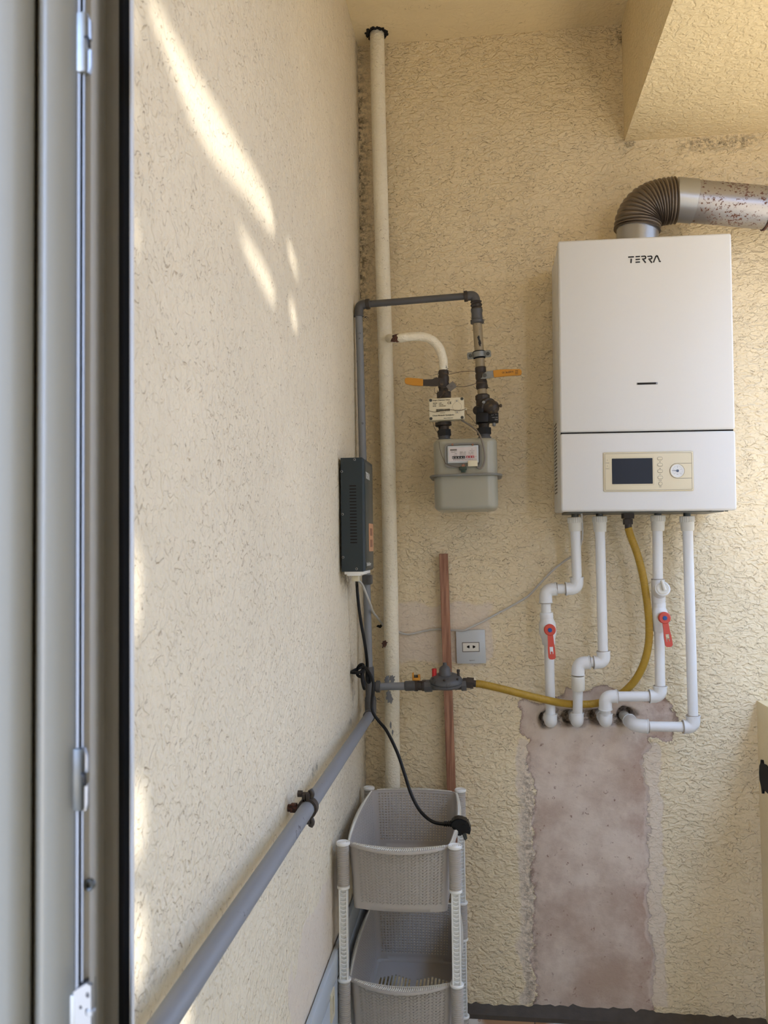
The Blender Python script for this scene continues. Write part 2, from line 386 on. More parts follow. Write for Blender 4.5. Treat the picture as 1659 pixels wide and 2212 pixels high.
def left_f(y, z):
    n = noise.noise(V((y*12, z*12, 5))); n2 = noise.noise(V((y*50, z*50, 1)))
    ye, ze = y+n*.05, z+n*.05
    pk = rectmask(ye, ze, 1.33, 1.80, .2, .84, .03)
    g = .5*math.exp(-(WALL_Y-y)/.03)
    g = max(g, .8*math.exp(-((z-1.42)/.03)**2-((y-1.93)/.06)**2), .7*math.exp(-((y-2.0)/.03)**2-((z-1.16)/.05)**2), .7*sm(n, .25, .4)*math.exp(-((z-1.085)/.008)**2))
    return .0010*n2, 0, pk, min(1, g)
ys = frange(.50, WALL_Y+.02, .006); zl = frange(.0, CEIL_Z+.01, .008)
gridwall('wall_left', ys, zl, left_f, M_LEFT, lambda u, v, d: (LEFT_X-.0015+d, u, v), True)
box(b := BM(), (LEFT_X-.16, .50, 0), (LEFT_X-.006, WALL_Y+.2, CEIL_Z)); box(b, (LEFT_X-.16, -1.6, 0), (LEFT_X, -.45, CEIL_Z)); box(b, (LEFT_X-.16, -.45, 2.25), (LEFT_X, .5, CEIL_Z))
struct('wall_side', b, M_PAR)
box(b := BM(), (LEFT_X-.16, WALL_Y+.06, 0), (1.0, WALL_Y+.2, CEIL_Z)); struct('wall_far', b, M_PAR)
box(b := BM(), (-3, -1.8, -.12), (1.0, 2.4, 0)); struct('floor', b, M_FLOOR)
# ceiling with the black-rimmed hole round the riser
RT = P(813, 72, .05)
cc = V((RT.x, WALL_Y-.05)); ring = [(cc.x+.024*math.cos(a*PI/12), -cc.y+.024*math.sin(a*PI/12)) for a in range(24)]
CF = Fr((0, 0, CEIL_Z+.06), (1, 0, 0), (0, -1, 0))
b = fill2d(CF, [(LEFT_X-.16, -2.4), (1.0, -2.4), (1.0, 1.8), (LEFT_X-.16, 1.8)], [[(x, y) for x, y in ring]], .12)
struct('ceiling', b, M_CEIL)
bm = BM()
for i in range(32):     # broken black lip of the hole
    a = i*PI/16; r = .0255+.003*math.sin(i*2.3); q = V((cc.x+r*math.cos(a), cc.y+r*math.sin(a), CEIL_Z-.001)); bmesh.ops.create_icosphere(bm, subdivisions=1, radius=.0042+.0012*math.sin(i*1.7), matrix=Matrix.Translation(q))
lathe(bm, (cc.x, cc.y, CEIL_Z+.002), (0, 0, 1), [(0, .0245), (.002, .0245), (.002, .0215), (.0, .0215)], 24)
o = obj('pipe_hole_lip', bm, M_HOLE); o['kind'] = 'structure'; o.name = 'trim_1'
box(b := BM(), (BEAM_X, -1.8, BEAM_Z), (1.0, WALL_Y+.01, CEIL_Z+.01)); b2 = b
struct('ceiling_beam', b2, M_BEAM).name = 'trim_2'
box(b := BM(), (PAR_X, -1.8, 0), (.92, WALL_Y+.01, PAR_Z)); box(b, (PAR_X, -1.8, PAR_Z-.01), (.92, -.5, BEAM_Z+.01)); struct('wall_right', b, M_PAR)  # parapet, plus an unseen pier added to cut daylight on the door
bm = BM(); hp = P(1653, 1680, .045)  # broken hole: its dark inside is a raised black piece
prism(bm, Fr((PAR_X, hp.y, hp.z), (0, -1, 0), (0, 0, 1)), [(-.03, .005), (-.026, .022), (-.018, .030), (-.014, .040), (-.010, .033), (-.004, .042), (.0, .034), (.02, .036), (.05, .03), (.05, -.03), (.0, -.028), (-.006, -.040), (-.013, -.042), (-.018, -.026), (-.028, -.012)], -.002, .004)
tag(obj('dark_patch', bm, M_HOLE), 'ragged broken hole in the low wall at the right edge, drawn as a black piece', 'patch')
box(b := BM(), (LEFT_X-.16, -1.8, 0), (1.0, -1.62, CEIL_Z)); struct('wall_front', b, M_PAR)  # unseen end wall, closed full height to block sky light from behind
# glazing frame over the parapet
bm = BM()
for y in (-1.75, -.75, .3, 1.25, 2.17): box(bm, (.86, y-.025, PAR_Z), (.91, y+.025, BEAM_Z))
for z in (PAR_Z+.025, BEAM_Z-.025): box(bm, (.855, -1.8, z-.025), (.915, 2.2, z+.025))
struct('window_1', bm, M_ALU)
# skirting tiles along the back wall: dark cement line on top of them
bm = BM(); yt = WALL_Y-.032
n = 90; top = []
for i in range(n+1):
    x = LEFT_X + (PAR_X+.01-LEFT_X)*i/n; j = .004*noise.noise(V((x*60, 1, 1)))+.003*noise.noise(V((x*160, 4, 1)))
    top.append((bm.verts.new((x, yt+.001, .283)), bm.verts.new((x, yt+.001, .311)), bm.verts.new((x, WALL_Y-.001, .321+j*1.4)), bm.verts.new((x, WALL_Y+.003, .326+j*2))))
for A, B in zip(top, top[1:]):
    for k in range(3): bm.faces.new((A[k], B[k], B[k+1], A[k+1]))
o = struct('trim_3', bm, M_CEMENT)
bm = BM(); seams = [LEFT_X, P(1155, 2195, .032).x, PAR_X]
for a, c in zip(seams, seams[1:]): box(bm, (a+.001, yt-.001, .0), (c-.001, WALL_Y+.01, .300), .001)
struct('baseboard_back', bm, M_TILE)

# unseen screen added outdoors, its gaps cut to shape the left wall's sun streaks
def left_px(px, py): q = LW(px, py); return q
SD = 2.6
scr = Fr(V((LEFT_X, 1.2, 1.6)) - SUN_DIR*SD, SUN_DIR.cross(V((0, 0, 1))), (0, 0, 1))
sR, sN = scr.R, scr.N
def to_scr(px, py):
    q = left_px(px, py); d = scr.O-q; t = d.dot(scr.N)/(-SUN_DIR).dot(scr.N); h = q - SUN_DIR*t - scr.O; return (h.dot(scr.R), h.dot(scr.U))
Z1 = lambda a: [(x/2.765, y/2.765) for x, y in a]
gaps = [Z1([(868, 0), (960, 210), (1040, 430), (1110, 610), (1190, 790), (1290, 950), (1450, 1140), (1570, 1310), (1630, 1395), (1648, 1330), (1615, 1200), (1560, 1080), (1450, 890), (1340, 710), (1250, 560), (1130, 360), (1010, 150), (930, 0)]),
        Z1([(1415, 1340), (1490, 1440), (1570, 1560), (1640, 1700), (1650, 1800), (1620, 1790), (1550, 1660), (1480, 1520)]),
        [(621, 520), (632, 535), (646, 585), (640, 590), (628, 560)], [(627, 650), (634, 655), (644, 690), (642, 712), (634, 700), (628, 675)],
        Z1([(790, 0), (815, 0), (820, 140), (806, 230), (790, 230)]), Z1([(790, 560), (812, 590), (822, 660), (805, 700), (790, 690)]), Z1([(785, 1250), (815, 1290), (828, 1370), (818, 1480), (790, 1500)]),
        [(270, 1175), (302, 1180), (306, 1270), (300, 1360), (270, 1370)],
        [(270, 1690), (312, 1690), (318, 1760), (314, 1830), (300, 1862), (270, 1860)], [(270, 1950), (312, 1955), (317, 2010), (318, 2090), (300, 2150), (270, 2150)],
        [(395, 2150), (412, 2150), (420, 2190), (400, 2260), (360, 2300), (370, 2220)]]
gaps = [[to_scr(*p) for p in g] for g in gaps]
pr = [to_scr(140, -300), to_scr(1040, 2600)]
us = [p[0] for g in gaps for p in g]; vs = [p[1] for g in gaps for p in g]
sb = fill2d(scr, [(-2.2, -2.0), (1.7, -2.0), (1.7, 1.35), (-2.2, 1.35)], gaps, .004)
tag(obj('streak_mask', sb, M_MASK), 'pale unseen screen added outdoors, with gaps cut to shape the sun streaks', 'screen')

# ------------------------------------------------------------ door leaf at the left edge
def DP(px, y):
    v = ray(px, 1106); return (EYE + v*(y/v.y)).x, y
Z0, Z2 = .05, 2.2
def zprof(name, pts, m, parent, z0=Z0, z1=Z2, deg=30):
    bm = BM(); fr = Fr((0, 0, 0), (1, 0, 0), (0, 1, 0)); prism(bm, fr, pts, z0, z1); return obj(name, bm, m, parent, deg)
door = bpy.data.objects.new('door_1', None); COL.objects.link(door); door.location = (-.26, .5, 0); WL[door] = V(door.location); door['kind'] = 'structure'
zprof('door_frame', [DP(a, y) for a, y in ((-60, .432), (20, .434), (50, .438), (66, .443), (72, .449), (74.5, .458), (77, .449), (84, .446), (100, .446), (135, .450), (164, .456))] + [DP(164, .60), (-.316, .60), (-.316, .432)], M_PVCD, door, deg=50)
zprof('gear_rail', [DP(164.5, .462), DP(166, .4525), DP(171, .4525), DP(173, .462)], M_RAIL, door)
zprof('gear_rail', [DP(176, .462), DP(177.5, .4535), DP(181, .4535), DP(182.5, .462)], M_RAIL, door)
zprof('gear_channel', [DP(164.5, .463), DP(182.5, .463), DP(182, .60), DP(164.5, .60)], M_DARKZ, door)
zprof('door_sash', [DP(182.5, .458), DP(195, .459), DP(204, .464), DP(210, .474), DP(216, .488), DP(226, .494), DP(238, .492), DP(250, .488), DP(256, .488), DP(256, .60), DP(182.5, .60)], M_PVC, door, deg=50)
zprof('door_gasket', [DP(256.3, .484), DP(268, .481), DP(280.5, .485), DP(280, .60), DP(256.3, .60)], M_RUBBER, door)
zprof('door_lip', [DP(281, .482), DP(285, .480), DP(289, .482), DP(290, .490), DP(290, .60), DP(281, .60)], M_ALU, door, deg=50)
def dfr(px, py, y=.452):
    v = ray(px, py); return EYE + v*(y/v.y)
def catch(x0, x1, x2, y0, y1, m, ycut):
    a = dfr(x0, y0); c = dfr(x1, y1); e2 = dfr(x2, y1)
    bm = BM(); box(bm, (a.x, .4505, c.z), (c.x, .4565, a.z), .0012, 2)
    o = obj('latch_keeper', bm, m, door)
    bm = BM(); fr = Fr((0, .452, 0), (1, 0, 0), (0, 0, 1)); hz = (a.z-c.z)
    mid = a.z-hz*ycut; g = hz*.09; w = e2.x-c.x
    prism(bm, fr, [(c.x, mid+g), (c.x, a.z), (c.x+w*.3, a.z-.002), (c.x+w*.8, a.z-hz*.14), (c.x+w*.85, mid+g)], -.003, -.0008)
    prism(bm, fr, [(c.x, c.z), (c.x, mid-g), (c.x+w, mid-g), (c.x+w*.95, c.z+.004), (c.x+w*.5, c.z)], -.003, -.0005)
    obj('catch_lip', bm, M_STEEL, o)
    bm = BM(); tube(bm, smooth([V((c.x, .4505, mid+g*1.0)), V((c.x+w*.7, .4495, mid+g*.7)), V((c.x+w, .4495, mid-g*.3)), V((c.x+w*.9, .4505, mid-g*1.1))], 5), .0009, 8); obj('catch_pin', bm, M_BLACK, o)
catch(167, 187, 196, 28, 156, M_ZINC, .53); catch(159, 180, 188, 1616, 1752, M_DARKZ, .48)
bm = BM(); q = dfr(192, 1912, .457); lathe(bm, q+V((0, .002, 0)), (0, -1, 0), [(0, .0032), (.0025, .0032), (.003, .0026), (.0026, .0017), (.001, .0012)], 18); obj('screw', bm, M_DARKZ, door)
bm = BM(); a = dfr(158, 2140); c = dfr(177, 2330); box(bm, (a.x, .4475, c.z), (c.x, .47, a.z), .0012, 2); hk = obj('lock_keeper', bm, M_ZINC, door)
fr = Fr((0, .452, 0), (1, 0, 0), (0, 0, 1)); pt = lambda x, y: (dfr(x, y).x, dfr(x, y).z)
bm = fill2d(fr, [pt(176, 2150), pt(172, 2128), pt(200, 2110), pt(210, 2115), pt(210, 2330), pt(178, 2330)],
            [[pt(203+4*math.cos(t*PI/6), 2134+6*math.sin(t*PI/6)) for t in range(12)], [pt(201+3*math.cos(t*PI/6), 2170+8*math.sin(t*PI/6)) for t in range(12)], [pt(188+3*math.cos(t*PI/6), 2160+4*math.sin(t*PI/6)) for t in range(12)]], .003, .006)
obj('keeper_plate', bm, M_STEEL, hk)
bm = BM(); prism(bm, fr, [pt(168, 2140), pt(176, 2122), pt(186, 2118), pt(184, 2140)], -.004, .0035); obj('keeper_tongue', bm, M_BLACK, hk)
bm = BM(); q = dfr(193, 2190, .444); cyl(bm, q+V((0, .004, 0)), q, .0022, 14, .0006); obj('screw', bm, M_STEEL, hk)

# ------------------------------------------------------------ boiler
BO = Fr(P(1212, 1105, .215), P(1592, 1102, .215)-P(1212, 1105, .215), P(1207, 520, .215)-P(1212, 1105, .215))
BWd = BO.uv(1592, 1102)[0]; BHt = BO.uv(1207, 520)[1]; SEAM = BO.uv(1400, 932.5)[1]
boiler = thing('gas_boiler', BO.p(BWd/2, 0, -.1), 'white wall-hung gas boiler with a dark screen, standing out from the back wall', 'boiler')
fbox(b := BM(), BO, .0015, BWd-.0015, .004, BHt-.002, -.205, -.022, .004, 2); obj('case', b, M_BOILS, boiler)
vert_e = lambda d, c: True
fbox(b := BM(), BO, 0, BWd, SEAM+.0022, BHt, -.03, 0, .0055, 4); obj('upper_front_panel', b, M_BOIL, boiler)
fbox(b := BM(), BO, 0, BWd, 0, SEAM-.0012, -.03, .0015, .0055, 4); obj('lower_front_panel', b, M_BOIL, boiler)
fbox(b := BM(), BO, .003, BWd-.003, SEAM-.004, SEAM+.004, -.03, -.006); obj('seam_gap', b, M_HOLE, boiler)
# logo: stencil letters
bm = BM(); lu = lambda x, y: BO.uv(1150+x/3.259, 350+y/3.26)
def stroke(pts, wd=.0026):
    q = [V(lu(*p)) for p in pts]
    for a, c in zip(q, q[1:]):
        d = (c-a).normalized(); n2 = V((-d.y, d.x))*wd/2; a2, c2 = a-d*wd*.3, c+d*wd*.3
        prism(bm, BO, [tuple(a2+n2), tuple(a2-n2), tuple(c2-n2), tuple(c2+n2)], .0001, .0005)
stroke([(677, 670), (712, 668)], .0032); stroke([(696, 684), (694, 709)], .0034)
for y in (667, 687, 706): stroke([(729, y), (755, y-2)], .0030)
for x in (768, 812): stroke([(x, 665), (x+24, 663), (x+29, 668), (x+29, 678), (x+24, 682), (x+6, 684)], .0028); stroke([(x+14, 690), (x+28, 708)], .0032)
stroke([(853, 705), (868, 668), (874, 661), (880, 662), (892, 690)], .0030); stroke([(893, 697), (901, 701)], .0032)
lab(obj('logo', bm, M_INK, boiler), 'black TERRA lettering')
bm = BM(); a = BO.uv(1375, 829); c = BO.uv(1421, 828)
cy = (a[1]+c[1])/2; fbox(bm, BO, a[0], c[0], cy-.0028, cy+.0028, -.001, .0006, .0012); o = obj('badge', bm, M_STEEL, boiler)
fbox(b := BM(), BO, a[0]+.002, c[0]-.004, cy-.0020, cy+.0020, 0, .0012, .0006); obj('badge_insert', b, M_HOLE, o)
# control panel
cp = lambda x, y: BO.uv(1290+x/7.541, 960+y/7.541, .0045)
pu0, pv1 = cp(95, 130); pu1, pv0 = cp(1578, 757); pu0 = (pu0+cp(105, 700)[0])/2
fbox(b := BM(), BO, pu0, pu1, pv0, pv1, 0, .0045, .003, 3); cpn = lab(obj('control_panel', b, M_CREAM, boiler), 'yellowed cream control panel')
def ring2(bm, pts, r, w=.0045): return tube(bm, [BO.p(u, v, w) for u, v in pts], r, 6, closed=True)
def rrect(u0, v0, u1, v1, r, n=5):
    o = []
    for cx, cy2, a0 in ((u1-r, v1-r, 0), (u0+r, v1-r, 90), (u0+r, v0+r, 180), (u1-r, v0+r, 270)):
        for k in range(n+1): a = math.radians(a0+90*k/n); o.append((cx+r*math.cos(a), cy2+r*math.sin(a)))
    return o
su0, sv1 = cp(238, 232); su1, sv0 = cp(906, 640)
bm = BM(); ring2(bm, rrect(su0-.003, sv0-.003, su1+.003, sv1+.003, .003), .0007); obj('screen_bezel', bm, M_CREAM, cpn)
bm = BM(); prism(bm, BO, rrect(su0, sv0, su1, sv1, .001), .0035, .0053); lab(obj('screen', bm, M_SCREEN, cpn), 'dark blank screen')
bm = BM(); ring2(bm, rrect(pu0+.004, pv0+.0035, pu1-.004, pv1-.0035, .002), .0003, .0046); obj('panel_groove', bm, M_INKG, cpn)
for i, (x, y) in enumerate(((1022, 229), (1024, 332), (1026, 435), (1028, 538))):
    u, v = cp(x, y); bm = BM(); prism(bm, BO, rrect(u-.0055, v-.003, u+.0055, v+.003, .0029), .0035, .0058); bb = obj('button', bm, M_CREAM, cpn)
    bm = BM(); ring2(bm, rrect(u-.0058, v-.0033, u+.0058, v+.0033, .0032), .00035, .0047); obj('button_rim', bm, M_INKG, bb)
u, v = cp(1029, 640); bm = BM(); disc(bm, BO, u, v, .0038, .0035, .0058); bb = obj('button', bm, M_CREAM, cpn)
bm = BM(); ring2(bm, [(u+.0042*math.cos(t*PI/12), v+.0042*math.sin(t*PI/12)) for t in range(24)], .00035, .0047); obj('button_rim', bm, M_INKG, bb)
bm = BM()
for s2, x, y, h in (('▲', 1022, 290, .0022), ('▼', 1024, 388, .0022), ('SET', 1026, 492, .0015), ('MODE', 1028, 592, .0015), ('RESET', 1030, 696, .0015), ('POWER', 168, 308, .0015), ('FAULT', 169, 402, .0015)):
    u, v = cp(x, y)
    if s2 in '▲▼':
        k = 1 if s2 == '▲' else -1; prism(bm, BO, [(u-.0014, v), (u+.0014, v), (u, v+.0024*k)][::k], .0045, .0048)
    else: text(bm, BO, s2, u, v, h, .0048)
obj('panel_text', bm, M_INKG, cpn)
for y in (256, 352): u, v = cp(166, y); bm = BM(); disc(bm, BO, u, v, .0007, .0045, .0049, 10); obj('indicator_dot', bm, M_INKG, cpn)
gu, gv = cp(1308, 430)
bm = BM(); ring2(bm, [(gu+.0175*math.cos(t), gv+.0175*math.sin(t)) for t in [math.radians(a) for a in range(90, 271, 9)]] + [(pu1-.004, gv-.0175), (pu1-.004, gv-.0171)] + [(gu+.0171*math.cos(t), gv+.0171*math.sin(t)) for t in [math.radians(a) for a in range(270, 89, -9)]] + [(pu1-.004, gv+.0171), (pu1-.004, gv+.0175)], .0002, .0046); obj('gauge_groove', bm, M_INKG, cpn)
bm = BM(); lathe(bm, BO.p(gu, gv, .0035), BO.N, [(0, .0168), (.0032, .0168), (.0032, .0154), (.0012, .0150), (.0012, .001)], 40); gg = obj('pressure_gauge', bm, M_CREAM, cpn)
bm = BM(); disc(bm, BO, gu, gv, .0150, .0040, .0052, 40); obj('dial', bm, M_DIAL, gg)
bm = BM(); disc(bm, BO, gu, gv, .0030, .0050, .0062); prism(bm, BO, [(gu-.0125, gv+.0007), (gu-.0125, gv+.0002), (gu, gv-.0009), (gu, gv+.0009)], .0055, .0059); obj('needle', bm, M_NEEDLE, gg)
bm = BM()
for i in range(21):
    a = math.radians(225-270*i/20); L2 = .0016 if i % 5 else .003
    d = V((math.cos(a), math.sin(a))); n2 = V((-d.y, d.x))*.00018; q = V((gu, gv))+d*.0118; q2 = q-d*L2
    prism(bm, BO, [tuple(q+n2), tuple(q2+n2), tuple(q2-n2), tuple(q-n2)], .0051, .0054)
for i in range(5): a = math.radians(225-270*i/4); text(bm, BO, str(i), gu+.0075*math.cos(a), gv+.0075*math.sin(a)-.0007, .0015, .0054)
text(bm, BO, 'bar', gu, gv-.0085, .0018, .0054); obj('dial_marks', bm, M_INKG, gg)
# side louvres near the bottom of the left side
SF = Fr(BO.p(.0015, 0, -.2), BO.N, BO.U)
SF = Fr(BO.p(.0012, 0, -.2), BO.N, BO.U)
bm = BM()
for i in range(20): fbox(bm, SF, .03, .09, .05+i*.009, .053+i*.009, -.0004, .0006)
obj('side_label', bm, M_INKG, boiler)
bm = BM()
for u in (BWd*.865, BWd*.955): disc(bm, Fr(BO.O, BO.R, -BO.N), u, .02, .004, -.002, .006, 12)
fbox(bm, BO, .02, BWd-.02, -.002, .006, -.20, -.03); obj('bottom_plate', bm, M_DARKZ, boiler)

# ------------------------------------------------------------ flue
FO = .105
fc = thing('flue_elbow', P(1378, 508, FO), 'ribbed bent metal flue elbow rising from the top of the boiler', 'flue elbow')
a0 = P(1377, 532, FO); RFL = 46*(2.2-FO)/FPX
bm = BM(); cyl(bm, a0, P(1377, 482, FO), RFL*.94, 40); lab(obj('collar', bm, M_FLUEC, fc), 'bright zinc collar')
pts = [P(x, y, FO) for x, y in ((1376, 498), (1379, 475), (1391, 455), (1409, 443), (1432, 436), (1457, 433))]
path = smooth(pts, 24); n = len(path); per = 12.2*2
L3 = [0]
for a, c in zip(path, path[1:]): L3.append(L3[-1]+(c-a).length)
NR = 17; N2 = NR*8; pp = []; rr = []
for i in range(N2+1):
    s2 = L3[-1]*i/N2; j = max(k for k in range(n) if L3[k] <= s2+1e-9); j = min(j, n-2); t = (s2-L3[j])/(L3[j+1]-L3[j]); pp.append(path[j].lerp(path[j+1], t))
    k = (1+math.cos(2*PI*i/8))/2; rr.append(RFL*(1.0+.075*k**.6 - .02))
bm = BM(); tube(bm, pp, rr, 40); obj('corrugated_bend', bm, M_CORR, fc, 60)
fp = thing('flue_pipe', P(1480, 434, FO), 'rust-specked steel flue pipe running to the right edge from the ribbed elbow', 'flue pipe')
d0 = P(1456, 431, FO); d1 = P(1659, 449.5, FO)
d2 = d0+(d1-d0)*2.1
bm = BM(); tube(bm, [d0, d0.lerp(d1, .22), d0.lerp(d1, .225)], [RFL*.98, RFL*.98, RFL*.93], 40); lab(obj('sleeve', bm, M_FLUEC, fp), 'clean zinc sleeve')
bm = BM(); cyl(bm, d0.lerp(d1, .1), d2, RFL*.94, 40); obj('pipe', bm, M_FLUE, fp)
bm = BM(); q = d0.lerp(d1, .985); cyl(bm, q, q+(d1-d0)*.02, RFL*1.0, 40); lab(obj('joint_band', bm, M_RUST, fp), 'dark rusty joint band')

# ------------------------------------------------------------ riser pipe (old painted steel)
def pth(l, off): return [P(x, y, (o2[0] if o2 else off)) for x, y, *o2 in l]
RO = .045
rb = P(848.5, 1690, RO); rdir = (rb-P(846.5, 1450, RO)); rbot = rb + rdir*(-rb.z+.0)/rdir.z
riser = thing('riser_pipe', (rbot.x, rbot.y, 0), 'thick cream-painted steel riser pipe standing in the wall corner from floor to ceiling', 'pipe')
top = P(814, 70, RO); top2 = V((top.x, top.y, CEIL_Z+.05))
tp = [top2, P(814.5, 85, RO), P(819, 300, RO), P(828.5, 633, RO), P(835, 850, RO), P(840.5, 1100, RO), P(846.5, 1450, RO), rb, V((rb.x, rb.y, 0.001))]
tp = smooth(tp, 10)
RR = 16*MM*.98
bm = BM(); tube(bm, tp, [RR*(1+.02*noise.noise(V((0, 0, p.z*18)))) for p in tp], 28); obj('pipe', bm, M_RISER, riser, 80)
M_RP = M_RUST
bm = BM(); br = smooth(pth([(840, 731, .07), (862, 731), (882, 728), (910, 727), (932, 734), (948, 750), (956, 772), (958, 792), (958, 806)], .125), 8)
for i in range(min(12, len(br))): pass
tube(bm, br, 9.6*MM*.95, 20); brn = obj('branch_pipe', bm, M_RISER, riser, 80)
def blot(bm, axis_a, axis_b, r, ctr, aw, hh, seed, n=22, lift=.0006, cam_side=V((0, -1, 0))):
    "irregular paint or rust patch wrapped on a pipe"
    d = (axis_b-axis_a).normalized(); side = d.cross(cam_side).normalized(); out = side.cross(d).normalized()
    if out.dot(cam_side) < 0: out = -out
    vs2 = []
    c0 = bm.verts.new(ctr+out*(r+lift))
    for i in range(n):
        a = 2*PI*i/n; k = .55+.9*abs(noise.noise(V((math.cos(a)*1.8, math.sin(a)*1.8, seed)))); th = aw*k*math.cos(a); h = hh*k*math.sin(a)
        vs2.append(bm.verts.new(ctr + d*h + (side*math.sin(th)+out*math.cos(th))*(r+lift)))
    for i in range(n): bm.faces.new((c0, vs2[i], vs2[(i+1) % n]))
bm = BM(); blot(bm, P(850, 731.5, .125), P(880, 728, .125), 9.6*MM*.95, P(857, 732, .125), 1.5, .016, 3.1, lift=.0012); obj('rust_patch', bm, M_RUST, brn)
bm = BM()
for (x, y, aw, hh, sd, m) in ((838, 1389, .42, .012, 2.2, 0),): blot(bm, rb, top, RR, P(x-6, y, RO), aw, hh, sd)
obj('rust_patch', bm, M_RUST, riser)
for (x, y, aw, hh, sd) in ((838, 1470, .5, .02, 1.2), (848, 1466, .55, .018, 4.2), (842, 1500, .45, .02, 6.1), (846, 1508, .35, .016, 7.7), (846, 1562, .14, .014, 9.4), (850, 1578, .13, .010, 8.4), (833, 661, .35, .008, 5.5), (828, 659, .2, .007, 6.5)):
    bm = BM(); blot(bm, rb, top, RR, P(x, y, RO), aw, hh, sd); obj('paint_smear', bm, M_GREYL, riser)

# ------------------------------------------------------------ helpers for fittings
def fibres(bm, c, r, n, seed, L=.018):
    rnd = random.Random(seed)
    for i in range(n):
        a = rnd.uniform(0, 2*PI); d = V((math.cos(a), -abs(math.sin(a))*.6, rnd.uniform(-.8, .8))).normalized(); p0 = V(c)+V((math.cos(a)*r*.8, -.3*r, math.sin(a)*r*.5))
        b2 = V((rnd.uniform(-1, 1), 0, rnd.uniform(-1, 1)))*L*.5
        tube(bm, smooth([p0, p0+d*L*.4, p0+d*L*.7+b2*.6, p0+d*L*.8+b2*1.2], 4), .00045, 5)
def prof_tube(bm, a, c, prof, seg=20):
    "prof in fractions of the length"
    a, c = V(a), V(c); L4 = (c-a).length; return lathe(bm, a, c-a, [(t*L4, r) for t, r in prof], seg)
def elbow(bm, a, c, d, r, seg=18, rim=1.08):
    "elbow fitting with socket rims; a, d are socket mouths, c the corner"
    a, c, d = V(a), V(c), V(d); u = (a-c).normalized(); v2 = (d-c).normalized(); k = r*1.05
    pts = [a, a-u*.002, a-u*.0022, c+u*k]; q = [c+u*k, c, c+v2*k]
    for i in range(1, 8):
        t = i/8; pts.append(q[0]*(1-t)**2+q[1]*2*t*(1-t)+q[2]*t*t)
    pts += [c+v2*k, d-v2*.0022, d-v2*.002, d]
    n = len(pts); rs = [r*rim, r*rim] + [r]*(n-4) + [r*rim, r*rim]
    return tube(bm, pts, rs, seg)

# ------------------------------------------------------------ grey gas pipe in the corner
GO = .125; GR = 8.0*MM*.96
gp = thing('gas_pipe', P(800, 1540, GO), 'dark grey painted gas pipe climbing the wall corner and crossing to the meter', 'pipe', None)
A_, B_, C_, D_ = P(774, 662, GO), P(1023, 638, GO), P(783, 960, GO), P(793, 1290, GO)
bm = BM(); tube(bm, smooth([P(775, 676, GO), P(779, 810, GO), C_, P(789, 1130, GO), D_, P(798, 1475, GO)], 8), GR, 18); obj('vertical_run', bm, M_GREYL, gp, 60)
bm = BM(); tube(bm, [P(795, 657, GO), P(1003, 640, GO)], GR*.92, 18); obj('horizontal_run', bm, M_GREY, gp)
bm = BM(); elbow(bm, P(799, 656, GO), P(775.5, 659, GO), P(775, 684, GO), GR*1.22, rim=1.1); fibres(bm, P(784, 686, GO), .006, 6, 2, .014); obj('elbow', bm, M_GREY, gp, 60)
bm = BM(); elbow(bm, P(1004, 640, GO), P(1026, 638, GO), P(1028.5, 662, GO), GR*1.25, rim=1.1); obj('elbow', bm, M_GREY, gp, 60)
bm = BM(); cyl(bm, P(1002, 640.5, GO), P(1010, 639.5, GO), GR*1.45, 18, .001); fibres(bm, P(1006, 634, GO), .008, 8, 4, .010); obj('joint_wrap', bm, M_FIT, gp)
bm = BM(); cyl(bm, P(790, 657.5, GO), P(798, 656.5, GO), GR*1.4, 18, .001); fibres(bm, P(796, 656, GO), .01, 8, 5, .010); obj('joint_wrap', bm, M_FIT, gp)
bm = BM(); prof_tube(bm, P(1028, 650, GO), P(1030, 670, GO), [(0, .0105), (.1, .0145), (.25, .0115), (.45, .0148), (.7, .0118), (.8, .0145), (1, .0110)]); obj('threaded_collar', bm, M_FIT, gp)
bm = BM(); prof_tube(bm, P(1029.5, 666, GO), P(1031, 700, GO), [(0, .0110), (.08, .0148), (.2, .0148), (.3, .0135), (.72, .0142), (.76, .0168), (.95, .0168), (1, .011)]); fibres(bm, P(1031, 698, GO), .012, 8, 6, .012); obj('union_coupling', bm, M_GREY, gp)
bm = BM(); cyl(bm, P(1031, 697, GO), P(1038, 800, GO), 10.2*MM*.94, 20); lab(obj('lower_pipe', bm, M_BEIGE, gp), 'brownish beige pipe section')
bm = BM(); blot(bm, P(1031, 697, GO), P(1038, 800, GO), 10.2*MM*.94, P(1036, 742, GO), .35, .014, 3.3); blot(bm, P(1031, 697, GO), P(1038, 800, GO), 10.2*MM*.94, P(1034, 732, GO), .3, .008, 1.3); obj('scratched_paint', bm, M_INK, gp)
bm = BM(); fbox(bm, Fr(P(792, 1252, GO), (1, 0, 0), (0, 0, 1)), -.010, .014, -.012, .012, -.012, .013, .003); fbox(bm, Fr(P(800, 1252, GO), (1, 0, 0), (0, 0, 1)), -.006, .004, -.008, .008, .0, .017, .002); obj('pipe_clip', bm, M_GREY, gp)
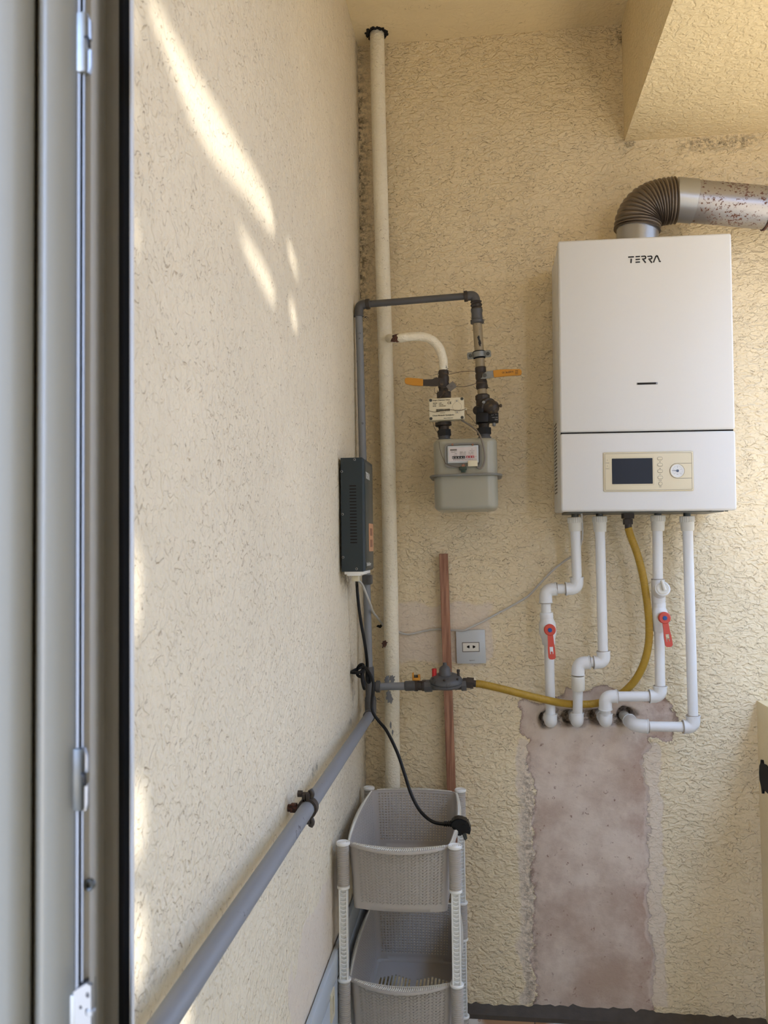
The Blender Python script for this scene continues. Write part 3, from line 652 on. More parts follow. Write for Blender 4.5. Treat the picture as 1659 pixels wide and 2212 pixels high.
# tee at the bottom
bm = BM(); prof_tube(bm, P(798, 1440, GO), P(800.5, 1520, GO), [(0, GR*1.02), (.02, .0112), (.8, .0120), (.84, .0138), (.98, .0138), (1, .011)]); prof_tube(bm, P(799, 1483, GO), P(822, 1483, GO), [(0, .009), (.3, .0115), (.55, .0115), (.6, .0145), (.95, .0145), (1, .010)])
fibres(bm, P(806, 1510, GO), .012, 8, 8, .012); tee = obj('tee', bm, M_GREY, gp)
bm = BM(); cyl(bm, P(820, 1483, GO), P(884, 1482, GO), GR*1.02, 18); obj('branch_run', bm, M_GREYL, gp)
bm = BM(); prof_tube(bm, P(874, 1482, GO), P(897, 1481, GO), [(0, GR*1.1), (.1, .0125), (.85, .0125), (.88, .0138), (1, .0138)]); obj('coupling', bm, M_GREY, gp)

# run along the left wall
LX = LEFT_X+.031; LR = .0122
e0 = P(797, 1535, GO); zl = None
q1 = LW(665, 1745, LX); q2 = LW(385, 2163, LX); slope = (q2-q1)
pA = V((LX, 2.06, q1.z+(2.06-q1.y)*slope.z/slope.y)); pB = V((LX, .50, q1.z+(.50-q1.y)*slope.z/slope.y))
wp = thing('gas_pipe', (LX, 1.3, pB.z), 'long blue-grey gas pipe running low along the left wall towards the viewer', 'pipe')
bm = BM(); cyl(bm, pA, pB, LR, 20); obj('pipe', bm, M_GREYL, wp)
bm = BM(); elbow(bm, P(800.5, 1512, GO), V((LX, pA.y+.012, pA.z)), V((LX, pA.y-.022, pA.z)), .0142, rim=1.06); fibres(bm, V((LX+.01, pA.y, pA.z-.012)), .01, 6, 11, .012); obj('elbow', bm, M_GREY, wp, 60)
# clamp
q1 = q1 + V((0, 0, .0))
cf = Fr(q1, (1, 0, 0), (0, 0, 1))
pc = thing('pipe_clamp', q1, 'dark metal two-piece clamp holding the low blue-grey pipe to the left wall', 'pipe clamp')
def arcband(a0, a1, r0, r1, w0, w1, n=16):
    bm = BM(); o = [(r1*math.cos(math.radians(a0+(a1-a0)*i/n)), r1*math.sin(math.radians(a0+(a1-a0)*i/n))) for i in range(n+1)]
    inn = [(r0*math.cos(math.radians(a0+(a1-a0)*i/n)), r0*math.sin(math.radians(a0+(a1-a0)*i/n))) for i in range(n+1)]
    q = [[bm.verts.new(cf.p(u, v, w2)) for u, v in l] for l in (o, inn) for w2 in (w0, w1)]
    for i in range(n):
        for A, B in ((0, 1), (1, 3), (3, 2), (2, 0)): bm.faces.new((q[A][i], q[A][i+1], q[B][i+1], q[B][i]))
    for i in (0, n): bm.faces.new((q[0][i], q[1][i], q[3][i], q[2][i]))
    bmesh.ops.recalc_face_normals(bm, faces=bm.faces[:]); return bm
bm = arcband(-75, 75, LR+.0005, LR+.004, -.008, .008)
for sgn in (1, -1):
    fbox(bm, cf, -.002, .004, sgn*.018-.006, sgn*.018+.006, -.008, .008, .001); tube(bm, smooth([cf.p(.0035, sgn*.014, 0), cf.p(.007, sgn*.022, 0), cf.p(.004, sgn*.029, 0)], 4), .0042, 10)
obj('outer_strap', bm, M_FIT, pc)
bm = arcband(105, 255, LR+.0005, LR+.004, -.008, .008)
for sgn in (1, -1): fbox(bm, cf, -.008, -.003, sgn*.017-.006, sgn*.017+.006, -.008, .008, .001)
obj('inner_strap', bm, M_FIT, pc)
for sgn in (1, -1):
    bm = BM(); cyl(bm, cf.p(-.016, sgn*.022, 0), cf.p(.007, sgn*.022, 0), .0028, 12); hexnut(bm, cf.p(-.016, sgn*.022, 0), cf.p(-.009, sgn*.022, 0), .0058); obj('bolt', bm, M_FIT, pc)
bm = BM(); cyl(bm, cf.p(-.034, -.001, 0), cf.p(-LR-.002, -.001, 0), .006, 12); fbox(bm, cf, -.028, -.018, -.007, .006, -.006, .006, .001); obj('wall_stub', bm, M_RUST, pc)

# ------------------------------------------------------------ yellow-handled gas valves
V1 = thing('gas_valve', P(958, 850, GO), 'brown gas valve with its orange handle pointing left, above the cream box', 'valve', None)
bm = BM(); prof_tube(bm, P(958, 800, GO), P(958.5, 850, GO), [(0, .0115), (.05, .0128), (.14, .0135), (.2, .0118), (.3, .0138), (.42, .0140), (.5, .0128), (.58, .0140), (.74, .0138), (.8, .012), (.93, .012), (.95, .0125), (1, .0125)]); fibres(bm, P(958, 806, GO), .013, 14, 21, .012); obj('valve_body', bm, M_FIT, V1)
bm = BM(); hexnut(bm, P(958.5, 847, GO), P(959, 860, GO), .0185); fibres(bm, P(950, 848, GO), .012, 7, 22, .014); obj('nut', bm, M_FIT, V1)
HF = Fr(P(930, 825, GO+.018), P(947, 826.5, GO+.018)-P(880, 825.5, GO+.018), (0, 0, 1))
def poly(fr, l): return [fr.uv(x, y) for x, y in l]
bm = BM(); cyl(bm, P(955, 826, GO+.01), P(955, 826, GO+.022), .007, 14); prism(bm, HF, poly(HF, [(957, 818), (957, 833), (940, 834.5), (912, 833.5), (912, 820), (934, 819), (942, 815)]), -.001, .001); lv = lab(obj('lever', bm, M_FIT, V1), 'dark metal lever')
bm = BM(); prism(bm, HF, poly(HF, [(914, 819), (914, 834), (895, 833.5), (878, 830), (875, 828), (874, 820), (877, 816.5), (882, 816), (900, 817.5)]), -.003, .003); bmesh.ops.bevel(bm, geom=bm.edges[:], offset=.001, segments=2, affect='EDGES'); lab(obj('grip', bm, M_YEL, lv), 'orange vinyl grip')
V2 = thing('gas_valve', P(1039, 845, GO), 'brown gas valve with its printed orange handle pointing right', 'valve', None)
bm = BM(); prof_tube(bm, P(1037.5, 793, GO), P(1041.5, 841, GO), [(0, .0125), (.04, .0138), (.2, .0138), (.26, .0122), (.34, .0142), (.5, .0142), (.58, .0125), (.66, .0142), (.8, .0140), (.84, .0150), (.93, .0150), (1, .013)]); fibres(bm, P(1041, 838, GO), .014, 12, 31, .010); obj('valve_body', bm, M_FIT, V2)
HG = Fr(P(1047, 811, GO+.018), P(1120, 804, GO+.018)-P(1047, 811.5, GO+.018), (0, 0, 1))
bm = BM(); prism(bm, HG, poly(HG, [(1038, 818), (1041.5, 815), (1042, 809), (1048, 804.5), (1053, 802.5), (1066, 801), (1067, 815), (1053, 818), (1045, 818.5)]), -.001, .001); lv = lab(obj('lever', bm, M_ZINC, V2), 'bright zinc lever')
bm = BM(); prism(bm, HG, poly(HG, [(1065, 800.5), (1080, 798.5), (1122, 797.3), (1125.5, 799), (1127, 802), (1126.5, 809), (1124, 811), (1095, 812.5), (1067, 815.7)]), -.003, .003); bmesh.ops.bevel(bm, geom=bm.edges[:], offset=.001, segments=2, affect='EDGES'); g2 = lab(obj('grip', bm, M_YEL, lv), 'orange vinyl grip with black print')
bm = BM(); u, v = HG.uv(1047, 811); hexnut(bm, HG.p(u, v, -.012), HG.p(u, v, .004), .0052); obj('lever_nut', bm, M_DARKZ, V2)
bm = BM()
GT = Fr(HG.p(0, 0, 0), -HG.R, -HG.U)
u, v = GT.uv(1101, 803.2); u, v = HG.uv(1101, 803); u2, v2 = HG.uv(1087, 807)
HT = Fr(HG.O, HG.R, HG.U)
text(bm, HT, 'BUGATTI', *HG.uv(1101, 806), .0038, .0031, width=.018, bold=.02); text(bm, HT, 'GAS', *HG.uv(1101, 803), .0020, .0031); text(bm, HT, 'CE', *HG.uv(1087, 807), .0036, .0031, bold=.02)
for yy, s2 in ((802, 'DN20'), (805.5, 'MOP5'), (808.5, 'EN331')): text(bm, HT, s2, *HG.uv(1116, yy), .0018, .0031, width=.007, bold=.03)
fbox(bm, HT, HG.uv(1091.5, 805)[0]-.0002, HG.uv(1091.5, 805)[0]+.0002, HG.uv(1091.5, 809)[1], HG.uv(1091.5, 801)[1], .0029, .0032)
obj('grip_text', bm, M_INK, g2)
# bracket
pb = thing('pipe_bracket', P(1035, 767, GO), 'zinc saddle bracket with two screws around the beige gas pipe', 'bracket')
BF = Fr(P(1035, 767, GO), P(1056, 765, GO)-P(1014, 770, GO), (0, 0, 1))
bm = BM(); RB = 10.2*MM*.94
tube(bm, [BF.p((RB+.0042)*math.cos(t), 0, (RB+.0042)*math.sin(t)) for t in [math.radians(a) for a in range(0, 360, 12)]], .0022, 8, closed=True)
b3 = BM()
for a in range(0, 181, 6):
    pass
def saddle(z0, z1, r0, r1, m, name):
    bm = BM(); n = 20; q = []
    for r in (r0, r1):
        for z in (z0, z1): q.append([bm.verts.new(BF.p(r*math.cos(PI*i/n), z, r*math.sin(PI*i/n))) for i in range(n+1)])
    for i in range(n):
        for A, B in ((0, 1), (1, 3), (3, 2), (2, 0)): bm.faces.new((q[A][i], q[A][i+1], q[B][i+1], q[B][i]))
    bmesh.ops.recalc_face_normals(bm, faces=bm.faces[:]); return obj(name, bm, m, pb)
bm.free(); b3.free()
saddle(-.0065, .0065, RB+.003, RB+.0055, M_ZINC, 'saddle'); saddle(-.0095, .0095, RB+.0003, RB+.003, M_RUBBER, 'rubber_lining')
for sg in (1, -1):
    bm = BM(); prism(bm, BF, [(sg*(RB+.003), -.0085), (sg*(RB+.016), -.0085), (sg*(RB+.018), -.004), (sg*(RB+.018), .004), (sg*(RB+.016), .0085), (sg*(RB+.003), .0085)][::sg], .002, .0045); er = obj('ear', bm, M_ZINC, pb)
    bm = BM(); disc(bm, BF, sg*(RB+.010), 0, .0044, .004, .0065, 14, .001); obj('screw', bm, M_DARKZ, er)
bm = BM(); fbox(bm, BF, -.004, .004, -.004, .004, -GO, -RB); obj('wall_rod', bm, M_ZINC, pb)

# ------------------------------------------------------------ cream electronic box
XO = .165
XF = Fr(P(927, 908.5, XO), P(1003.5, 906, XO)-P(927.5, 909.5, XO), P(927, 861, XO)-P(927.5, 909, XO))
XW = XF.uv(1003.5, 906)[0]; XH = XF.uv(927, 861)[1]
xb = thing('electronic_box', XF.p(XW/2, 0, -.02), 'small cream plastic box with barcode and black lettering fixed above the meter', 'electronic box')
fbox(b := BM(), XF, 0, XW, 0, XH, -.03, 0, .0025, 3); obj('case', b, M_CREAM, xb)
xp = lambda x, y: XF.uv(915+x/16.59, 850+y/16.59)
for x, y in ((255, 245), (1375, 190), (265, 900), (1383, 857)):
    u, v = xp(x, y); bm = BM(); disc(bm, XF, u, v, .0038, -.001, .0004, 18); s2 = obj('screw', bm, M_DARKZ, xb); bm = BM(); fbox(bm, XF, u-.0018, u+.0018, v-.0005, v+.0005, .0003, .0007); obj('screw_slot', bm, M_HOLE, s2)
bm = BM(); tx = lambda s3, x, y, x2, h, bold=.0: text(bm, XF, s3, (xp(x, y)[0]+xp(x2, y)[0])/2, xp((x+x2)/2, y)[1], h, .0002, width=xp(x2, y)[0]-xp(x, y)[0], bold=bold)
tx('Smart Ötürücü Cihaz', 330, 258, 940, .0031, .012); tx('Cihaza Müdaxilə Qadağandır', 320, 800, 1105, .0031, .012)
tx('Batareya', 333, 358, 490, .0018, .03); tx(': 3.6V', 540, 356, 650, .0018, .03); tx('P max', 333, 416, 452, .0018, .03); tx(': 0.5 bar', 540, 410, 710, .0018, .03); tx('Model', 333, 470, 446, .0018, .03); tx(': ATLAS GCV', 540, 462, 800, .0018, .03)
tx('CE', 855, 375, 995, .0052, .02); tx('ATLAS', 1100, 478, 1250, .0017, .0); tx('SAYĞAC', 1095, 525, 1245, .0017, .0); tx('Made in Türkiye 2021', 730, 890, 1060, .0016, .02); tx('070400107', 590, 705, 775, .0014, .02)
u, v = xp(1170, 400); tube(bm, [XF.p(u+.0027*math.cos(t*PI/10), v+.0027*math.sin(t*PI/10), .0003) for t in range(20)], .0002, 5, closed=True)
for t in (90, 210, 330): t = math.radians(t); tube(bm, [XF.p(u, v, .0003), XF.p(u+.002*math.cos(t+PI), v+.002*math.sin(t+PI), .0003)], .0002, 5)
obj('printed_text', bm, M_INK, xb)
bm = BM(); rnd = random.Random(3); u0, v0 = xp(450, 655); u1, v1 = xp(940, 535); u = u0; v0 = min(v0, v1)+.0003; v1 = v0+.0058
while u < u1:
    wd = rnd.choice((.0003, .0005, .0008)); fbox(bm, XF, u, min(u+wd, u1), v0, v1, .0001, .0004); u += wd+rnd.choice((.0003, .0005))
obj('barcode', bm, M_INK, xb)
bm = BM(); u, v = xp(1200, 470); r = .0108
pts2 = [(u+r*math.cos(math.radians(a)), v+r*math.sin(math.radians(a))) for a in range(-68, 69, 8)] + [(u+.0042, v+.0155), (u+.003, v+.0165), (u-.003, v+.0165), (u-.0042, v+.0155)] + [(u+r*math.cos(math.radians(a)), v+r*math.sin(math.radians(a))) for a in range(112, 249, 8)] + [(u-.0042, v-.0155), (u-.003, v-.0165), (u+.003, v-.0165), (u+.0042, v-.0155)]
prism(bm, XF, pts2, -.001, .0006); lid = obj('sensor_lid', bm, M_CREAM, xb)
bm = BM(); tube(bm, [XF.p(a, c, .0004) for a, c in pts2], .00028, 5, closed=True); obj('lid_outline', bm, M_INKG, lid)
for sg in (1, -1): bm = BM(); disc(bm, XF, u-.0002, v+sg*.0137, .0019, .0003, .0011, 14); obj('lid_screw', bm, M_STEEL, lid)
bm = BM(); u, v = xp(1510, 545); lathe(bm, XF.p(u, v, -.004), XF.N, [(0, .0032), (.0025, .0032), (.0025, .0014), (.0, .0014)], 16); u2, v2 = xp(1440, 545); fbox(bm, XF, u2-.001, u-.002, v-.003, v+.003, -.004, -.0015, .0005); obj('seal_eye', bm, M_CREAM, xb)
# fittings below the box
mf = thing('meter_union', P(958, 948, GO), 'dark brown union nut joining the cream box side to the meter', 'pipe union')
bm = BM(); prof_tube(bm, P(957, 905, GO), P(960.5, 951, GO), [(0, .0135), (.16, .0135), (.17, .0205), (.32, .0205), (.36, .0135), (.52, .0128), (.54, .0128), (.55, .0128)], 18); fibres(bm, P(957, 918, GO), .02, 10, 41, .009); obj('fitting', bm, M_FIT, mf)
bm = BM(); hexnut(bm, P(959, 929, GO), P(960.3, 942.5, GO), .0175); obj('union_nut', bm, M_INK, mf)

# ------------------------------------------------------------ gas meter
MF0 = Fr(P(938, 1103, GO+.07), P(1077, 1100, GO+.07)-P(938, 1103, GO+.07), P(935.5, 955, GO+.07)-P(938, 1103, GO+.07))
MW, MH = MF0.uv(1077, 1100)[0], MF0.uv(935.5, 948)[1]
MF = Fr(MF0.p(0, 0, 0), MF0.R, MF0.U); MS = MF.uv(1005, 1026)[1]
gm = thing('gas_meter', MF.p(MW/2, 0, -.07), 'olive-grey sheet-metal gas meter with a white counter label, hanging from two pipes', 'gas meter')
ve = lambda d, c: abs(d.y) > .9
def shell(v0, v1, roundtop):
    bm = BM(); W2 = .15; r = .026
    def loop(ins, v): 
        o = []
        for cx, cw, a0 in ((MW-r, -r, 0), (r, -r, 90), (r, -W2+r, 180), (MW-r, -W2+r, 270)):
            for k in range(9):
                a = math.radians(a0+90*k/8); o.append(bm.verts.new(MF.p(cx+(r-ins)*math.cos(a), v, cw+(r-ins)*math.sin(a))))
        return o
    R0 = .012; L5 = []
    if roundtop: L5 = [loop(0, v0)] + [loop(R0*(1-math.cos(math.radians(a))), v1-R0+R0*math.sin(math.radians(a))) for a in range(0, 91, 15)]
    else: L5 = [loop(R0*(1-math.sin(math.radians(a))), v0+R0*(1-math.cos(math.radians(a)))) for a in range(0, 91, 15)] + [loop(0, v1)]
    for A, B in zip(L5, L5[1:]):
        for k in range(36): bm.faces.new((A[k], A[(k+1) % 36], B[(k+1) % 36], B[k]))
    bm.faces.new(L5[0][::-1]); bm.faces.new(L5[-1]); return bm
obj('upper_shell', shell(MS, MH, True), M_METER, gm, 50); obj('lower_shell', shell(0, MS, False), M_METER, gm, 50)
bm = BM(); r = .03; W2 = .15; e1 = .009
lp = []
for cx, cw, a0 in ((MW-r, -r, 0), (r, -r, 90), (r, -W2+r, 180), (MW-r, -W2+r, 270)):
    for k in range(7): a = math.radians(a0+90*k/6); lp.append((cx+(r+e1)*math.cos(a), cw+(r+e1)*math.sin(a)))
fl = Fr(MF.p(0, MS, 0), MF.R, -MF.N); prism(bm, Fr(MF.p(0, MS, 0), MF.R, MF.N), [(a, c) for a, c in lp], -.0025, .0022)
tube(bm, [MF.p(a, MS, c) for a, c in lp], .0027, 8, closed=True); obj('seam_band', bm, M_METERF, gm)
mp = lambda x, y, w=0: MF.uv(850+x/5.53, 720+y/5.53, w)
bm = BM(); u0, v1 = mp(612, 1320); u1, v0 = mp(1055, 1597); 
fr_o = rrect(u0, v0, u1, v1, .010, 6); fr_i = rrect(u0+.004, v0+.004, u1-.004, v1-.004, .007, 6)
b2 = fill2d(MF, fr_o, [fr_i], .006, .003); add(bm, b2); fbox(bm, MF, u0+.003, u1-.003, v0+.003, v1-.003, -.001, .0012); ix = obj('index_frame', bm, M_METERF, gm)
bm = BM(); u0, v1 = mp(643, 1347); u1, v0 = mp(1018, 1545); fbox(bm, MF, u0, u1, v0, v1, .001, .0045, .001); cs = obj('counter_case', bm, M_SILV, ix)
bm = BM(); u0, v1 = mp(660, 1368); u1, v0 = mp(996, 1525); fbox(bm, MF, u0, u1, v0, v1, .0045, .0050); lb = obj('counter_label', bm, M_PLATE, ix)
mq = lambda x, y: MF.uv(940+x/13.825, 940+y/13.825, .005)
bm = BM(); mt = lambda s3, x, y, x2, h, bold=.02: text(bm, MF, s3, (mq(x, y)[0]+mq(x2, y)[0])/2, mq((x+x2)/2, y)[1], h, .0051, width=mq(x2, y)[0]-mq(x, y)[0], bold=bold)
u0, v1 = mq(448, 425); u1, v0 = mq(650, 462); fbox(bm, MF, u0, u1, v0, v1+.0003, .0049, .0053)
mt('Gallus BK-T', 470, 512, 650, .0018); mt('2020', 580, 562, 650, .0016); mt('Class 1.5', 550, 610, 655, .0014)
mt('Qmax   6.0', 735, 505, 918, .0014); mt('Qmin : 0.040', 735, 538, 918, .0014); mt('Pmax 0.5bar', 735, 572, 918, .0014); mt('tm = -25...+55', 740, 608, 915, .0014)
mt('V   1.2dm', 1000, 510, 1150, .0014); mt('Pm  0.5bar', 1000, 542, 1140, .0014); mt('t -25..+55', 1000, 575, 1150, .0014); mt('▲', 1090, 425, 1112, .0022); mt('AZSAYGAC', 1025, 468, 1172, .0012)
mt('№ 06 78 00013 810', 540, 750, 850, .0026, 0); mt('imp = 0.01 m³', 870, 735, 1135, .0018, 0); mt('m³', 1200, 648, 1230, .0022)
obj('label_text', bm, M_INKG, lb)
bm = BM(); u0, v1 = mq(512, 632); u1, v0 = mq(895, 695); fbox(bm, MF, u0, u1, v0, v1, .0049, .0056); k1 = lab(obj('counter_window', bm, M_INK, lb), 'black number window')
bm = BM(); text(bm, MF, '0 5 9 4 1', (u0+u1)/2, v0+.0012, .0028, .0057, width=(u1-u0)*.9, bold=.02); obj('digits', bm, M_WINK, k1)
bm = BM(); u0, v1 = mq(928, 618); u1, v0 = mq(1168, 678); fbox(bm, MF, u0, u1, v0, v1, .0049, .0056); k1 = lab(obj('counter_window', bm, mat('counter_red', (.42, .02, .03), .4), lb), 'red number window')
bm = BM(); text(bm, MF, '8 8 0', (u0+u1)/2, v0+.0010, .0028, .0057, width=(u1-u0)*.85, bold=.02); obj('digits', bm, M_WINK, k1)
bm = BM(); u0, v1 = mp(888, 1527); u1, v0 = mp(1006, 1592); fbox(bm, MF, u0, u1, v0, v1, .004, .012, .001); sn = lab(obj('pulse_connector', bm, M_CREAM, gm), 'small cream plug at the label corner')
bm = BM(); u, v = mp(835, 1592); disc(bm, MF, u, v+.001, .0045, 0, .008, 16, .001); obj('seal_screw', bm, M_COPPER, gm)
bm = BM(); u, v = mp(832, 1618); fbox(bm, MF, u-.0095, u+.0085, v-.004, v+.005, .001, .009, .002); fbox(bm, MF, u-.005, u+.006, v-.009, v-.003, .001, .007, .001); obj('seal_block', bm, M_GREEN, gm)
for x in (705, 945): u, v = mp(x, 1333); bm = BM(); disc(bm, MF, u, v, .0026, 0, .0070, 14, .001); obj('frame_screw', bm, M_COPPER, gm)
for x, y in ((960.5, 951), (1047, 947)):
    bm = BM(); a = P(x, y+6, GO); c = P(x-1, y-12, GO); prof_tube(bm, a, c, [(0, .017), (.45, .017), (.5, .0145), (.7, .0145), (.72, .0152), (1, .0150)]); obj('inlet_neck', bm, M_GREY, gm)

# ------------------------------------------------------------ solenoid valve on the right column
sv = thing('shutoff_valve', P(1043, 940, GO), 'dark gas shut-off valve with a black coil beside the cream box', 'valve')
bm = BM(); cyl(bm, P(1041, 837, GO), P(1042, 857, GO), 10.2*MM*.94, 20); lab(obj('inlet_pipe', bm, M_BEIGE, sv), 'short beige pipe')
zp = lambda x, y, o2=GO: P(1000+x/16.59, 840+y/16.59, o2)
bm = BM(); cyl(bm, zp(695, 200), zp(710, 430), 15.5*MM*.94, 8, .003); cyl(bm, zp(705, 300), zp(740, 900), 14.5*MM*.94, 16, .004); cyl(bm, zp(520, 770, GO-.01), zp(520, 770, GO+.018), .0115, 20, .002); obj('valve_body', bm, M_FIT, sv)
bm = BM(); a = zp(830, 640, GO+.008); c = zp(1200, 700, GO+.040); prof_tube(bm, a, c, [(0, .022), (.1, .0225), (.3, .0225), (.34, .019), (.75, .017), (.92, .011), (1, .006)], 28); obj('diaphragm_cap', bm, M_FIT, sv)
for x, y in ((745, 480), (1105, 490)):
    bm = BM(); cyl(bm, zp(x, y, GO+.02), zp(x-4, y, GO+.032), .0042, 14, .001); obj('screw', bm, M_STEEL, sv)
bm = BM(); a = zp(1130, 640, GO+.03); c = zp(1370, 600, GO+.04); tube(bm, [a, a.lerp(c, .85), a.lerp(c, .87), c], [.0035, .0030, .0042, .0042], 14); obj('test_nipple', bm, M_FIT, sv)
CF2 = Fr(zp(460, 1210, GO+.03), (1, 0, 0), (0, 0, 1))
bm = BM(); u0, v0 = CF2.uv(1028, 913); u1, v1 = CF2.uv(1055, 891); fbox(bm, CF2, u0, u1, v0, v1, -.03, .004, .002); u2 = CF2.uv(1077, 900)[0]; fbox(bm, CF2, u1-.003, u2, v0+.001, v1-.0005, -.03, -.0002, .001); fbox(bm, CF2, CF2.uv(1029, 880)[0], CF2.uv(1044, 880)[0], v1, CF2.uv(1035, 878)[1], -.02, .0, .001); cl = lab(obj('coil', bm, M_BLACK, sv), 'square black coil with white print')
CT = Fr(CF2.O, -CF2.R, -CF2.U)
bm = BM()
for s3, x, y, h, wd in (('CE', 1063.5, 894, .0034, .006), ('~ W', 1072, 894.5, .0016, .005), ('220V 50Hz', 1069, 901, .0014, .014), ('FIO', 1072, 905, .0030, .0065)):
    u, v = CT.uv(x, y); text(bm, Fr(CT.O-CT.R*0, CT.R, CT.U), s3, *CT.uv(x, y), h, .0, width=wd)
for q in bm.verts: pass
obj('coil_print', bm, M_WINK, cl)
bm = BM(); cyl(bm, zp(1115, 1200, GO+.01), zp(1115, 1340, GO+.01), .0042, 14, .0015); obj('indicator', bm, M_STEEL, sv)
bm = BM(); prof_tube(bm, zp(740, 1200), zp(755, 1440), [(0, .016), (.2, .0155), (.45, .013), (1, .013)], 18); fibres(bm, zp(640, 1360), .012, 10, 51, .008); obj('fitting', bm, M_FIT, sv)
bm = BM(); hexnut(bm, zp(752, 1400), zp(762, 1640), .0178); obj('union_nut', bm, M_INK, sv)

# wires and seals round the meter
def wire(name, label, pts, r, m, cat='wire', n=8, group=None): 
    bm = BM(); tube(bm, smooth(pts, n), r, 8); return tag(obj(name, bm, m, None, 80), label, cat, group)
k4 = lambda x, y, o2=GO+.02: P(850+x/5.53, 720+y/5.53, o2)
wire('seal_wire', 'thin upper wire loop strung between the two orange-handled valves', [k4(600, 470), k4(660, 488), (k4(800, 460)), k4(900, 452), k4(980, 455)], .0007, M_WIRE)
wire('seal_wire', 'thin lower wire loop sagging between the two orange-handled valves', [k4(520, 625), k4(600, 645), k4(740, 638), k4(850, 636), k4(930, 618), k4(1010, 592), k4(1100, 588)], .0007, M_WIRE)
bm = BM(); q = Fr(k4(693, 636, GO+.024), V((1, 0, .72)), V((-.72, 0, 1))); fbox(bm, q, -.0105, .0105, -.0085, .0085, 0, .003, .0005); tg = obj('seal_tag', bm, M_TAG); tag(tg, 'small brown square seal tag tilted above the cream box', 'tag')
bm = BM(); text(bm, q, '4 2', 0, -.0015, .003, .0032); lab(obj('tag_print', bm, M_INK, tg), 'dark stamped figures')
wire('seal_wire', 'thin straight wires running from the square tag down to the cream box', [k4(665, 662), k4(620, 700), k4(570, 750), k4(545, 775, XO+.003), ], .0006, M_WIRE)
wire('seal_wire', 'thin dark wire stretched across the front of the cream box', [XF.p(*xp(160, 600), -.003), XF.p(*xp(260, 645), .002), XF.p(*xp(400, 668), .0015), XF.p(*xp(600, 640), .0015), XF.p(*xp(900, 590), .0015), XF.p(*xp(1150, 605), .0015), XF.p(*xp(1350, 605), .0015), XF.p(*xp(1510, 548), .0015)], .0006, M_WIRE)
wire('seal_wire', 'thin wire hanging from the cream box past the union to the counter frame', [k4(470, 1060), k4(490, 1130), k4(520, 1180, GO+.02), k4(540, 1220, GO+.025), k4(545, 1320, GO+.074), k4(570, 1440, GO+.074), k4(610, 1530, GO+.076), k4(640, 1565, GO+.078), k4(720, 1590, GO+.078), k4(800, 1600, GO+.08)], .0006, M_WIRE)
wire('seal_wire', 'thin wire dropping from the cream box eye to the black coil nut', [XF.p(*xp(1500, 555), -.002), k4(875, 960), k4(920, 1000), k4(960, 1050), k4(1000, 1100)], .0006, M_WIRE)
wire('signal_cable', 'grey-brown cable curving from the cream box down round the counter label', [k4(815, 1040, XO-.01), k4(850, 1060, XO-.005), k4(930, 1110, XO), k4(1000, 1170, GO+.06), k4(1040, 1240, GO+.078), k4(1068, 1330, GO+.08), k4(1088, 1430, GO+.08), k4(1090, 1510, GO+.08), k4(1070, 1580, GO+.08), k4(1035, 1615, GO+.08), k4(1005, 1603, GO+.08), k4(995, 1590, GO+.078)], .0021, M_GCAB, 'cable')

# ------------------------------------------------------------ voltage stabiliser on the left wall
yf = LW(733, 1110).y; SX = LEFT_X+.056
zt, zb = LW(733, 990).z, LW(736, 1235).z
y2 = LW(805, 1110, SX).y
st = thing('voltage_stabilizer', (LEFT_X+.03, (yf+y2)/2, zb), 'dark blue-grey metal box with a slotted side, mounted on the left wall by the corner', 'voltage stabilizer')
SD_ = Fr((LEFT_X, yf, zb), (1, 0, 0), (0, 0, 1)); SW = SX-LEFT_X; SH = zt-zb
bm = BM(); prism(bm, Fr((LEFT_X, yf, zb), (1, 0, 0), (0, 0, 1)), [(.004, 0), (SW-.004, 0), (SW, .003), (SW, SH-.003), (SW-.004, SH), (.004, SH)], -(y2-yf), 0)
bmesh.ops.bevel(bm, geom=[e2 for e2 in bm.edges if abs((e2.verts[0].co-e2.verts[1].co).normalized().z) > .95 and e2.verts[0].co.x > SX-.001 and e2.verts[0].co.y < yf+.001], offset=.008, segments=1, affect='EDGES')
obj('housing', bm, M_NAVY, st, 20)
zs5 = lambda x, y: SD_.uv(700+x/5.53, 950+y/5.53)
for x, y in ((366, 237), (211, 379), (221, 890), (228, 1404), (389, 1542)):
    u, v = zs5(x, y); bm = BM(); disc(bm, SD_, u, v, .0028, -.0005, .0016, 18, .0006); s2 = obj('screw', bm, M_STEEL, st); bm = BM(); disc(bm, SD_, u, v, .0014, .001, .0018, 10); obj('screw_recess', bm, M_HOLE, s2)
for i in range(19):
    t = i/18; x = 343+(355-343)*t; y = 551+(1228-551)*t; u, v = zs5(x, y); bm = BM(); prism(bm, SD_, rrect(u-.0078, v-.0013, u+.0078, v+.0013, .00125, 3), -.001, .0003); obj('vent_slot', bm, M_HOLE, st)
SN = Fr((SX, yf, zb), (0, 1, 0), (0, 0, 1)); ud = y2-yf
bm = BM(); fbox(bm, SN, .018, ud-.004, .006, SH-.010, -.001, .0012, .0005); fpn = lab(obj('front_panel', bm, M_NAVYF, st), 'dark olive-grey front panel')
bm = BM(); text(bm, SN, 'TOPSLAR', .05, SH-.045, .015, .0015, width=.062, bold=.01); text(bm, SN, 'Stabilizer', .055, .012, .008, .0015, width=.07, bold=.01); obj('front_lettering', bm, M_WINK, fpn)
bm = BM(); prism(bm, SN, rrect(.06, .044, ud-.01, .108, .004), .001, .0022); pk = lab(obj('display_sticker', bm, M_ORANGE, fpn), 'peach-coloured display sticker')
for v in (.062, .088): bm = BM(); fbox(bm, SN, .075, ud-.03, v-.008, v+.009, .002, .0028); obj('display_window', bm, M_ORANGED, pk)
